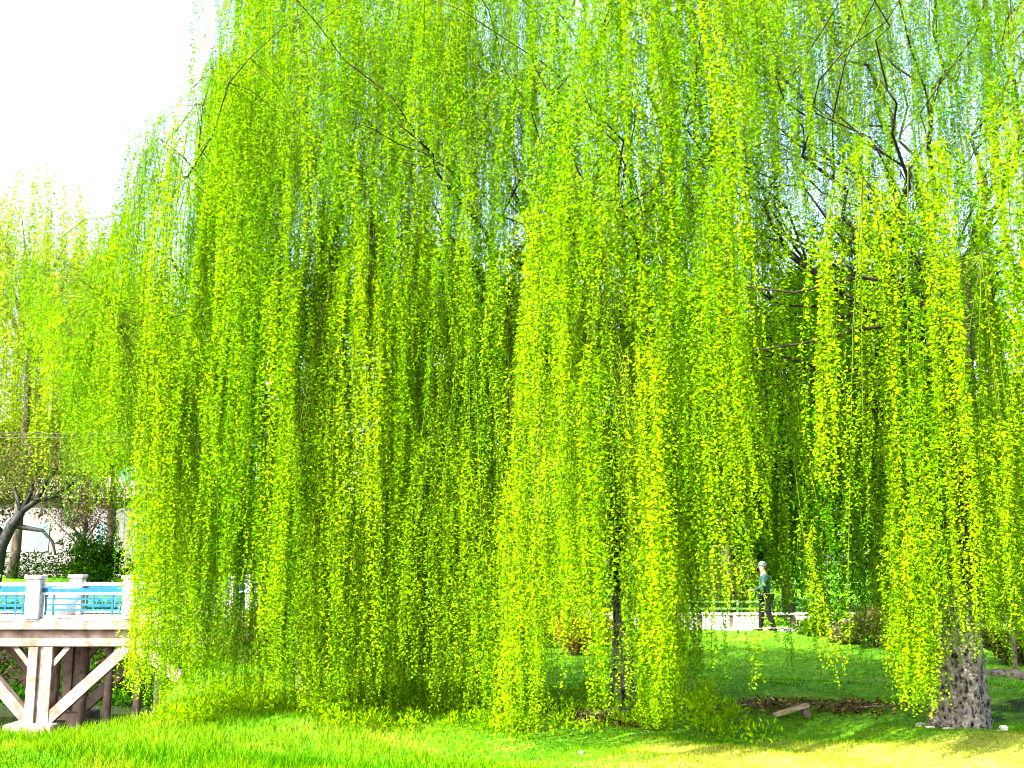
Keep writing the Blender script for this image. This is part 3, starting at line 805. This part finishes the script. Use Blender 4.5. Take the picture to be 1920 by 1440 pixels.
# timber piles standing in the shade under the deck
for k, (pxx, yy) in enumerate([(108, 27.3), (160, 27.6), (207, 27.2), (262, 27.5), (300, 27.3), (-20, 27.4), (335, 27.8)]):
    c = px2x(pxx, yy)
    MB().tube([(c, yy, zbase - 0.6), (c + 0.02, yy, zbase + 1.2), (c, yy, zbeam + 0.1)], 0.10, 10).build('pile', M_conc, bridge, True)
def rail_run(yy, depth):
    posts = [px2x(60) + 2.245 * k for k in range(-2, 3)]
    for c in posts:
        if c > bx1 - 0.1: continue
        p = MB().box((c - 0.165, yy - 0.15, zd + 0.0455), (c + 0.165, yy + 0.15, zt_ - 0.07), 0.012).build('railing_post', M_white, bridge)
        MB().box((c - 0.20, yy - 0.185, zt_ - 0.0695), (c + 0.20, yy + 0.185, zt_ + 0.02), 0.02).build('post_cap', M_white, p)
    for c0, c1 in zip(posts, posts[1:]):
        if c1 > bx1 - 0.1: continue
        a, b = c0 + 0.166, c1 - 0.166
        H = zt_ - zd
        for fz in (0.80, 0.60, 0.10):
            MB().box((a, yy - 0.035, zd + H * fz - 0.028), (b, yy + 0.035, zd + H * fz + 0.028), 0.008).build('rail', M_white, bridge)
        zlo, zhi = zd + H * 0.10 + 0.029, zd + H * 0.60 - 0.029
        for m in (0.10, 0.27, -0.27, -0.10):
            xx = a + m if m > 0 else b + m
            MB().box((xx - 0.022, yy - 0.022, zlo), (xx + 0.022, yy + 0.022, zhi)).build('baluster', M_blue, bridge)
        for fz in (0.24, 0.36, 0.49):
            MB().box((a + 0.123, yy - 0.018, zd + H * fz - 0.022), (b - 0.123, yy + 0.018, zd + H * fz + 0.022)).build('blue_bar', M_blue, bridge)
        MB().box((a, yy - 0.014, zd + H * 0.60 + 0.03), (b, yy + 0.014, zd + H * 0.60 + 0.13)).build('blue_panel', M_blue, bridge)
rail_run(YF, 0); rail_run(YB, 1)
# pale sacks stacked on the deck behind the railing
sk = empty('sack', (px2x(110, 27.2), 27.2, zd), 'lumpy white sack lying on the bridge deck behind the railing', 'sack')
b_ = bmesh.new(); bmesh.ops.create_icosphere(b_, subdivisions=3, radius=0.5)
for v in b_.verts:
    n_ = 1 + 0.10 * math.sin(v.co.x * 14 + v.co.z * 9) + 0.07 * math.sin(v.co.z * 21 + v.co.y * 7)
    v.co = Vector((v.co.x * 0.85 * n_, v.co.y * 0.6 * n_, max(v.co.z, -0.35) * 0.9 * n_ + 0.34 + 0.25 * v.co.x))
me = bpy.data.meshes.new('bag'); b_.to_mesh(me); b_.free()
o = link_mesh('bag', me, M_sack, None, True); o.parent = sk
MB().tube([(0.42, 0, 0.72), (0.50, 0, 0.80), (0.58, 0.02, 0.84)], [0.05, 0.03, 0.06], 8).build('tied_neck', M_sack, None, True).parent = sk

# ------------------------------------------------------------------ far side of the channel: lawn edge, hedge, building, cherry, wires
def hedge(x0, x1, y, z, h, label):
    root = empty('hedge', ((x0 + x1) / 2, y, z), label, 'hedge')
    n = int((x1 - x0) / 0.5); cs = np.array([[x0 + (x1 - x0) * (k + .5) / n, y + random.uniform(-.2, .2), z + h * q * random.uniform(.9, 1.1)] for k in range(n) for q in (.25, .7)])
    leaf_cloud('leaves', cs, np.full(2 * n, 0.5) * max(1, h * .55), 120, 0.14, 0.08, 0.15, M_leaf_bg, root, 0, 1.0)
    MB().tube([(x0, y, z + 0.2), ((x0 + x1) / 2, y, z + 0.25), (x1, y, z + 0.2)], 0.05, 6).build('stem', M_bark, root)
zfar = 1.15
# a far wood closing the view, and rank weeds on the channel banks
n = 340
cs = np.stack([rng.uniform(-75, 75, n), rng.uniform(84, 96, n), rng.uniform(0.0, 9, n)], -1)
fw = leaf_cloud('far_wood', cs, np.full(n, 3.2), 90, 0.75, 0.5, 0.35, M_leaf_bg, None, 0, 0.9); tag(fw, 'dark far wood closing the view behind the park trees', 'wood', kind='stuff')
n = 1500
wx_ = rng.uniform(-30, -6, n); wy_ = rng.uniform(32.5, 38, n); dd = chan(wx_, wy_); ok = (dd > -1.0) & (dd < 3.5); wx_, wy_ = wx_[ok], wy_[ok]
wd = leaf_cloud('bank_weeds', np.stack([wx_, wy_, ground_h(wx_, wy_) + 0.1], -1), rng.uniform(.3, .6, len(wx_)), 40, 0.17, 0.08, 0.15, M_leaf_bg, None, -0.6, 0.8); tag(wd, 'rank dark weeds on the earth banks of the channel', 'weeds', kind='stuff')
for (pa_, pb_, yy, hh, lab) in ((1060, 1430, 31.6, 1.75, 'dark clipped hedge just behind the left part of the white wall'), (1470, 1760, 31.0, 1.9, 'dark hedge behind the right part of the white wall'),
                                (430, 800, 33.0, 1.9, 'dark hedge beyond the left willow trunk'), (790, 1080, 34.5, 2.0, 'dark hedge between the left hedge and the white wall'), (1750, 2000, 33, 2.2, 'dark hedge behind the thick trunk at the right')):
    hedge(at(pa_, 1100, yy).x, at(pb_, 1100, yy).x, yy, float(ground_h(2, yy)), hh, lab)
hedge(at(-60, 1050, 50).x, at(330, 1050, 50).x, 50, zfar, 0.95, 'long low dark hedge in front of the pale building across the channel')
shrub(at(172, 1100, 46).x, 46, 2.0, 1.1, M_leaf_bg, .25, 'dark round evergreen shrub standing by the hedge', 26, 200, None, 0.14, 0.07)
# pale building, its front facing the channel
YH = 62
hx0, hx1 = at(-160, 1000, YH).x, at(330, 1000, YH).x
zh0, zh1 = 1.1, at(0, 935, YH).z
hb = empty('building', ((hx0 + hx1) / 2, YH + 3, zh0), 'long pale building with a grey window beyond the hedge', 'building')
MB().box((hx0, YH, zh0), (hx1, YH + 6, zh1)).build('wall', M_plaster, hb)
rf = MB(); rb = rf.bm
ov = 0.4
vv = [rb.verts.new(p) for p in [(hx0 - ov, YH - ov, zh1 + .002), (hx1 + ov, YH - ov, zh1 + .002), (hx1 + ov, YH + 6 + ov, zh1 + .002), (hx0 - ov, YH + 6 + ov, zh1 + .002), (hx0 - ov, YH + 3, zh1 + 1.5), (hx1 + ov, YH + 3, zh1 + 1.5)]]
for f in ((0, 1, 2, 3), (0, 4, 5, 1), (2, 5, 4, 3), (0, 3, 4), (1, 5, 2)): rb.faces.new([vv[i] for i in f])
rf.build('roof', M_roof, hb)
for pxx in (-60, 20, 75, 200, 270):
    c = at(pxx, 975, YH).x
    wf = MB().box((c - 0.58, YH - 0.05, zh0 + 1.4), (c + 0.58, YH - 0.002, zh0 + 3.0), 0.01).build('window', M_white, hb)
    for q in (-0.27, 0.27):
        MB().box((c + q - 0.24, YH - 0.058, zh0 + 1.48), (c + q + 0.24, YH - 0.051, zh0 + 2.92)).build('pane', M_glass, wf)
tk = empty('water_tank', (at(203, 905, 61).x, 64.8, zh1 + 0.55), 'pale teal tank on the roof of the building beyond the hedge', 'tank')
mbt = MB(); mbt.tube([(0, 0, 0.15), (0, 0, 1.25), (0, 0, 1.42), (0, 0, 1.55)], [0.62, 0.62, 0.45, 0.15], 20)
o = mbt.build('tank_body', M_teal, None, True); o.parent = tk
mbt = MB()
for q in range(4):
    mbt.box((0.4 * math.cos(q * 1.57 + .78) - .04, 0.4 * math.sin(q * 1.57 + .78) - .04, -0.6), (0.4 * math.cos(q * 1.57 + .78) + .04, 0.4 * math.sin(q * 1.57 + .78) + .04, 0.16))
mbt.build('tank_stand', M_roof).parent = tk
# cherry with a black arching trunk
Yc = 44
cx = at(-12, 1060, Yc)
czz = float(ground_h(cx.x, Yc)) - 0.05
ch = empty('cherry_tree', (cx.x, Yc, czz), 'gnarled cherry tree with black arching limbs at the left edge', 'tree')
P = lambda px, py, dy=0: at(px, py, Yc + dy)
MB().tube([Vector((cx.x, Yc, czz)), P(2, 1025), P(22, 985), P(40, 960)], [0.30, 0.24, 0.2, 0.17], 9).build('trunk', M_cable, ch, True)
for pts in ([(40, 960), (70, 938), (105, 930), (135, 942), (160, 945)], [(22, 985), (50, 990), (80, 995), (98, 1015), (104, 1040)], [(40, 960), (32, 930), (20, 900), (8, 860)], [(70, 938), (85, 905), (112, 870), (130, 850)], [(40, 960), (60, 920), (62, 880), (55, 845)], [(105, 930), (140, 900), (180, 880)], [(8, 1010), (-20, 960), (-50, 900)]):
    n = len(pts)
    MB().tube([P(*q, random.uniform(-.3, .3) * k) for k, q in enumerate(pts)], [0.12 * (1 - 0.8 * k / n) for k in range(n)], 6).build('limb', M_cable, ch, True)
cs = np.array([list(P(random.uniform(-120, 210), random.uniform(815, 945), random.uniform(-2, 2))) for k in range(90)])
leaf_cloud('crown', cs, rng.uniform(0.5, 0.9, 90), 170, 0.13, 0.06, 0.45, M_leaf_olive, ch, 0.1, 0.7, 0.25)
# second cherry, brown blossoming, further right
park_tree(at(160, 900, 48).x, 48, 5.2, 2.6, M_leaf_olive, 0.75, 'reddish brown budding tree in front of the pale building', 'tree', None, 'cherry_tree', 36, 170, 0.12, 0.06, 0.42, 0.12, M_bark)
park_tree(at(-60, 900, 54).x, 54, 8.0, 3.5, M_leaf_olive, 0.5, 'olive tree at the left edge behind the gnarled cherry', 'tree', None, 'park_tree', 50, 200, 0.2, 0.1, 0.3, 0.16, M_bark)
park_tree(at(90, 900, 70).x, 70, 11.0, 6.0, M_leaf_far, 0.3, 'bright green tree behind the pale building', 'tree', None, 'park_tree', 80, 220, 0.3, 0.15, 0.25, 0.2, M_bark)
# two wires on poles
for zz, lab in ((811, 'upper thin black wire crossing in front of the far left trees'), (819, 'lower thin black wire crossing in front of the far left trees')):
    a, b = at(-520, zz - 14, 32), at(700, zz - 10, 32)
    m = [a.lerp(b, k / 16) - Vector((0, 0, 0.22 * 4 * (k / 16) * (1 - k / 16))) for k in range(17)]
    tag(MB().tube(m, 0.016, 5).build('overhead_wire', M_cable), lab, 'wire', 'overhead wires')

# ------------------------------------------------------------------ low white wall, green railing and person behind the right lawn
YW = 29.3
zw0, zw1 = float(ground_h(4, YW)) - 0.05, at(0, 1149, YW).z
wl = empty('garden_wall', (at(1350, 1180, YW).x, YW, zw0), 'low white stone wall in panels at the back of the lawn', 'wall')
MB().box((at(1060, 1180, YW).x, YW - 0.22, zw0), (at(1640, 1180, YW).x, YW + 0.2, zw0 + 0.13), 0.01).build('plinth', M_wall, wl)
pxs = 1085
k = 0
while pxs < 1600:
    a, b = at(pxs, 1180, YW).x, at(pxs + 50, 1180, YW).x
    if not (1425 < pxs < 1440):
        MB().box((a, YW - 0.12, zw0 + 0.131), (b, YW + 0.12, zw1 - 0.06), 0.012).build('panel', M_wall, wl)
    MB().box((a - 0.01, YW - 0.15, zw1 - 0.0595), (b + 0.05, YW + 0.15, zw1), 0.01).build('coping', M_wall, wl)
    pc = b + 0.055
    MB().box((pc - 0.045, YW - 0.10, zw0 + 0.131), (pc + 0.045, YW + 0.10, zw1 - 0.06)).build('pier', M_rock, wl)
    pxs += 58
gr = empty('railing', (at(1380, 1150, YW).x, YW + 0.45, zw0), 'thin light green rail fence just behind the white wall', 'railing')
for py in (1128, 1141):
    a, b = at(1290, py, YW + .45), at(1430, py, YW + .45)
    MB().box((a.x, a.y - .02, a.z - .022), (b.x, b.y + .02, b.z + .022)).build('rail', M_green, gr)
for pp in (1292, 1337, 1382, 1428):
    a = at(pp, 1124, YW + .45)
    MB().box((a.x - .025, a.y - .045, zw0), (a.x + .025, a.y - .0205, a.z)).build('post', M_green, gr)

def skin_mesh(name, verts, edges, radii, matl, parent, root_i=0, sub=2):
    me = bpy.data.meshes.new(name); me.from_pydata(verts, edges, []); me.update()
    o = bpy.data.objects.new(name, me); C.objects.link(o)
    md = o.modifiers.new('skin', 'SKIN')
    for i, r in enumerate(radii):
        sv = me.skin_vertices[0].data[i]
        sv.radius = r if hasattr(r, '__len__') else (r, r)
        sv.use_root = (i == root_i)
    o.modifiers.new('sub', 'SUBSURF').levels = sub
    o.modifiers['sub'].render_levels = sub
    dg = bpy.context.evaluated_depsgraph_get()
    m2 = bpy.data.meshes.new_from_object(o.evaluated_get(dg))
    bpy.data.objects.remove(o)
    m2.name = name; m2.materials.clear()
    o = bpy.data.objects.new(name, m2); C.objects.link(o); m2.materials.append(matl)
    m2.polygons.foreach_set('use_smooth', [True] * len(m2.polygons))
    o.parent = parent
    return o
pp = at(1438, 1183, 28.4)
person = empty('person', (pp.x, 28.4, float(ground_h(pp.x, 28.4))), 'person walking by the white wall in a dark teal jacket and black trousers', 'person')
person.rotation_euler = (0, 0, math.radians(90))            # local +y faces the left of the picture
bv = [(0, 0, .92), (0, 0, 1.10), (0, .01, 1.32), (0, .02, 1.44), (0, .04, 1.53), (0, .06, 1.62), (0, .06, 1.70),
      (.09, .02, .88), (.10, .10, .50), (.10, .13, .09), (.10, .27, .04),
      (-.09, -.02, .88), (-.10, -.02, .50), (-.10, -.17, .12), (-.10, -.06, .04),
      (.17, .01, 1.40), (.22, -.10, 1.14), (.20, -.02, .90), (.20, .03, .82),
      (-.17, .01, 1.40), (-.22, .13, 1.14), (-.18, .34, 1.06), (-.17, .42, 1.06)]
be = [(0, 1), (1, 2), (2, 3), (3, 4), (4, 5), (5, 6), (0, 7), (7, 8), (8, 9), (9, 10), (0, 11), (11, 12), (12, 13), (13, 14), (3, 15), (15, 16), (16, 17), (17, 18), (3, 19), (19, 20), (20, 21), (21, 22)]
br = [(.15, .11), (.14, .10), (.16, .11), (.09, .07), .055, (.085, .10), (.07, .08), .085, .06, .045, .035, .085, .06, .045, .035, .06, .045, .035, .03, .06, .045, .035, .03]
skin_mesh('body', bv, be, br, M_skin, person)
for hb0, fd in ((Vector(bv[18]), Vector((0, .12, -1))), (Vector(bv[22]), Vector((0, 1, -.2)))):      # fingers and thumb of both hands
    fd.normalize(); wd_ = Vector((0, 1, 0)) if abs(fd.z) > .5 else Vector((0, 0, 1))
    for q in range(4):
        p0 = hb0 + wd_ * (q - 1.5) * 0.017; ln = (0.062, 0.072, 0.068, 0.052)[q]
        MB().tube([p0, p0 + fd * (0.02 + ln * .5), p0 + fd * (0.02 + ln) + Vector((-.012 if hb0.x > 0 else .012, 0, 0))], [.009, .0085, .006], 6).build('finger', M_skin, None, True).parent = person
    p0 = hb0 - fd * 0.03 + wd_ * 0.03
    MB().tube([p0, p0 + fd * .03 + wd_ * .022, p0 + fd * .055 + wd_ * .024], [.011, .010, .007], 6).build('thumb', M_skin, None, True).parent = person
jv = bv[0:4] + bv[15:18] + bv[19:22]
je = [(0, 1), (1, 2), (2, 3), (3, 4), (4, 5), (5, 6), (3, 7), (7, 8), (8, 9)]
skin_mesh('jacket', jv, je, [(.185, .14), (.175, .135), (.195, .14), (.13, .10), .09, .07, .055, .09, .07, .055], M_jack, person)
tv = [(0, 0, .95)] + bv[7:10] + bv[11:14]
skin_mesh('trousers', tv, [(0, 1), (1, 2), (2, 3), (0, 4), (4, 5), (5, 6)], [(.165, .13), .11, .082, .07, .11, .082, .07], M_dark, person)
for fx, fy, fz in ((.10, .17, .04), (-.10, -.13, .06)):
    MB().tube([(fx, fy - .10, fz + .01), (fx, fy, fz + .02), (fx, fy + .12, fz), (fx, fy + .17, fz - .01)], [.035, .052, .045, .03], 10).build('shoe', M_dark, None, True).parent = person
b_ = bmesh.new(); bmesh.ops.create_icosphere(b_, subdivisions=3, radius=0.112)
for v in list(b_.verts):
    if v.co.z < -0.02 and v.co.y > -0.01: v.co *= 0.82
    v.co = Vector((v.co.x * .88, v.co.y * 1.05 + .045, v.co.z * .95 + 1.685))
me = bpy.data.meshes.new('hair'); b_.to_mesh(me); b_.free(); link_mesh('hair', me, M_hair, None, True).parent = person
MB().tube([(0, .150, 1.645), (0, .172, 1.628), (0, .160, 1.612)], [.008, .014, .010], 6).build('nose', M_skin, None, True).parent = person

# white board on a post at the right edge
a = at(1900, 1200, 18.0)
bo = empty('notice_board', (a.x, 18.0, float(ground_h(a.x, 18))), 'white upright board on a dark post behind the strands at right edge', 'sign')
zb0, zb1 = at(1900, 1122, 18).z, at(1900, 1042, 18).z
MB().box((a.x - 0.12, 17.97, zb0), (a.x + 0.16, 18.0, zb1), 0.005).build('board', M_white, bo)
MB().box((a.x - 0.02, 18.002, -0.05), (a.x + 0.04, 18.05, zb1 - 0.1)).build('post', M_rock, bo)

# ------------------------------------------------------------------ things on the near ground
def stone(x, y, s, label, m=M_rock, flat=0.6, group=None, name='stone'):
    b_ = bmesh.new(); bmesh.ops.create_icosphere(b_, subdivisions=2, radius=s)
    for v in b_.verts:
        n_ = 1 + random.uniform(-.15, .15); v.co = Vector((v.co.x * n_, v.co.y * n_, v.co.z * flat * n_))
    me = bpy.data.meshes.new(name); b_.to_mesh(me); b_.free()
    o = link_mesh(name, me, m); o.location = (x, y, float(ground_h(x, y)) + s * flat * 0.4)
    return tag(o, label, 'stone', group)
Ys = 16.6
for px, s, lab in ((1868, .13, 'dark rough stone nearest the thick trunk, left of its row'), (1893, .16, 'dark rough stone in the middle of the row at right'), (1918, .14, 'dark rough stone cut by the right edge of the picture')):
    stone(at(px, 1240, Ys).x, Ys, s, lab, group='stones in a row at the right edge')
stone(at(1090, 1405, 9.8).x, 9.75, .03, 'small tan stone in the grass at the bottom', M_rock, .7)
# rim of pale stones round the thick trunk
rim = empty('trunk_edging', (trunks[0][0], trunks[0][1], 0), 'ring of flat pale stones round the thick trunk', 'edging')
for k in range(11):
    th = k / 11 * 6.283 + random.uniform(-.08, .08); rr = 0.40 + random.uniform(-.02, .05)
    c = Vector((trunks[0][0] + rr * math.cos(th), trunks[0][1] + rr * math.sin(th), 0))
    zz = float(ground_h(c.x, c.y))
    m = MB(); m.box((-random.uniform(.04, .08), -0.035, -0.01), (random.uniform(.04, .08), 0.035, 0.018 + random.uniform(0, .015)), 0.012)
    o = m.build('edging_stone', M_wall, None); o.location = (c.x - rim.location.x, c.y - rim.location.y, zz - 0.01); o.rotation_euler = (0, 0, th + 1.57); o.parent = rim
# plank propped on the ground
pa, pb = at(1452, 1340, 12.2), at(1508, 1318, 12.35)
pl = empty('plank', (pa.x, 12.2, 0), 'short pale plank propped up slantwise on the lawn', 'plank')
z1, z2 = float(ground_h(pa.x, 12.2)), float(ground_h(pb.x, 12.3))
MB().beam((pa.x, 12.2, z1 + 0.04), (pb.x, 12.2, z2 + 0.11), 0.03, 0.12).build('board', M_wood, pl)
MB().tube([(pb.x - 0.06, 12.0, z2 + 0.03), (pb.x - 0.03, 12.2, z2 + 0.045), (pb.x, 12.42, z2 + 0.03)], [0.04, 0.045, 0.035], 8).build('support', M_rock, pl)
# heaps of dead leaves and twigs
def heap(px, Y, r, label):
    x = at(px, 1300, Y).x; z = float(ground_h(x, Y))
    root = empty('leaf_heap', (x, Y, z), label, 'leaf litter')
    n = 620; th = rng.uniform(0, 6.283, n); q = np.abs(rng.normal(0, 0.75, n)); 
    hx = x + r * q * np.cos(th); hy = Y + 0.6 * r * q * np.sin(th)
    base = np.stack([hx, hy, ground_h(hx, hy) + 0.12 * np.exp(-2 * q ** 2) * rng.uniform(0, 1, n) * min(r * 2, 1)], -1)
    d = rng.normal(size=(n, 3)); d[:, 2] *= 0.5; d /= np.linalg.norm(d, axis=1)[:, None]
    me = np_mesh('dead_leaves', leaves_np(base, d, rng.uniform(.03, .09, n), rng.uniform(.015, .04, n), None), quads(n), np.arange(n) * 4, np.full(n, 4), rng.uniform(0, 1, n))
    o = link_mesh('dead_leaves', me, M_litter, root); o['kind'] = 'stuff'
    t = MB()
    for k in range(14):
        a0 = random.uniform(0, 6.28); c = Vector((x + random.uniform(-.6, .6) * r, Y + random.uniform(-.3, .3) * r, z + .06)); dd = Vector((math.cos(a0), math.sin(a0) * .5, random.uniform(-.1, .35))) * random.uniform(.1, .3)
        t.tube([c - dd, c, c + dd], [.008, .01, .005], 4)
    t.build('fallen_twig', M_bark, root)
heap(1125, 11.55, .42, 'heap of brown dead leaves and twigs before the middle trunk')
heap(1440, 13.0, .9, 'strip of dry brown leaves on the lawn above the plank')
heap(1600, 12.6, .6, 'patch of dead leaves between the plank and thick trunk')

n = 620
wx_ = rng.uniform(-3.6, 2.6, n); wy_ = rng.uniform(10.9, 15.0, n)
sel = (np.sin(wx_ * 2.3 + 1) * np.sin(wy_ * 2.9 + wx_) > -0.15) & (chan(wx_, wy_) < 0.5) & ~((wx_ > 1.2) & (wy_ < 10.9))
wx_, wy_ = wx_[sel], wy_[sel]
wd = leaf_cloud('weeds', np.stack([wx_, wy_, ground_h(wx_, wy_) + 0.05], -1), rng.uniform(.07, .20, len(wx_)), 60, 0.055, 0.018, 0.68, M_leaf, None, -0.8, 0.9)
tag(wd, 'leafy weeds and fallen sprigs in the grass below the curtain', 'weeds', kind='stuff')
# ------------------------------------------------------------------ grass blades
def grass(n, y0, y1, hb_, wb, xlim=(-0.60, 0.60)):
    y = y0 * (y1 / y0) ** rng.uniform(0, 1, n) 
    x = y * rng.uniform(*xlim, n)
    ok = chan(x, y) < 0.9
    path = (y < 9.46 - 0.30 * (x + 4.4)) & (x < 0)
    ok &= ~path | (rng.uniform(0, 1, n) < 0.05)
    x, y = x[ok], y[ok]; n = len(x)
    z = ground_h(x, y)
    f = 0.5 + 0.5 * np.sin(x * 1.9 + 1.3 * np.sin(y * 1.4)) * np.sin(y * 1.7 + 0.8 * x)
    left = sstep(0.8, -1.5, x)
    H = hb_ * (0.45 + 0.6 * f * left + 0.45 * left) * rng.uniform(0.4, 1.3, n)
    clump = np.sin(x * 7.3 + 2.1 * np.sin(y * 5.1)) * np.sin(y * 9.7 + 1.7 * np.sin(x * 3.3)); H = H * (1 + 0.38 * clump)
    yel = sstep(0.35, 0.9, np.sin(x * 2.7 + 1.1) * np.sin(y * 3.9 + x * 0.7 + 2.0))
    dryf = sstep(11.2, 10.2, y) * sstep(0.3, 1.8, x)
    t = 0.42 + 0.25 * (f - 0.5) + 0.10 * left + 0.42 * dryf + 0.28 * yel + 0.08 * clump + rng.normal(0, 0.15, n)
    patch = np.exp(-(((x + 3.2) / 0.9) ** 2 + ((y - 9.6) / 0.35) ** 2)) + np.exp(-(((x + 1.6) / 0.8) ** 2 + ((y - 9.3) / 0.3) ** 2))
    t = np.clip(t - 0.35 * patch, 0, 1); H = H * (1 + 0.5 * patch)
    az = rng.uniform(0, 6.283, n); W = wb * rng.uniform(0.6, 1.3, n)
    base = np.stack([x, y, z - 0.005], -1)
    side = np.stack([np.cos(az), np.sin(az), np.zeros(n)], -1)
    ln = rng.normal(0, 0.38, (n, 2))
    tipp = base + np.stack([ln[:, 0] * H, ln[:, 1] * H, H], -1)
    V = np.stack([base - side * W[:, None] / 2, base + side * W[:, None] / 2, tipp], 1).reshape(-1, 3)
    return V, t
parts = [grass(185000, 7.6, 15, 0.066, 0.009), grass(100000, 15, 33, 0.09, 0.016)]
V = np.concatenate([p[0] for p in parts]); t = np.concatenate([p[1] for p in parts]); n = len(t)
me = np_mesh('grass', V, np.arange(n * 3), np.arange(n) * 3, np.full(n, 3), t)
gg = link_mesh('grass', me, M_grass); tag(gg, 'bright green spring grass covering the lawn and bank', 'grass', kind='stuff')
print('strands', nst, 'tris ~', sum(len(o.data.polygons) for o in S.objects if o.type == 'MESH') * 2)
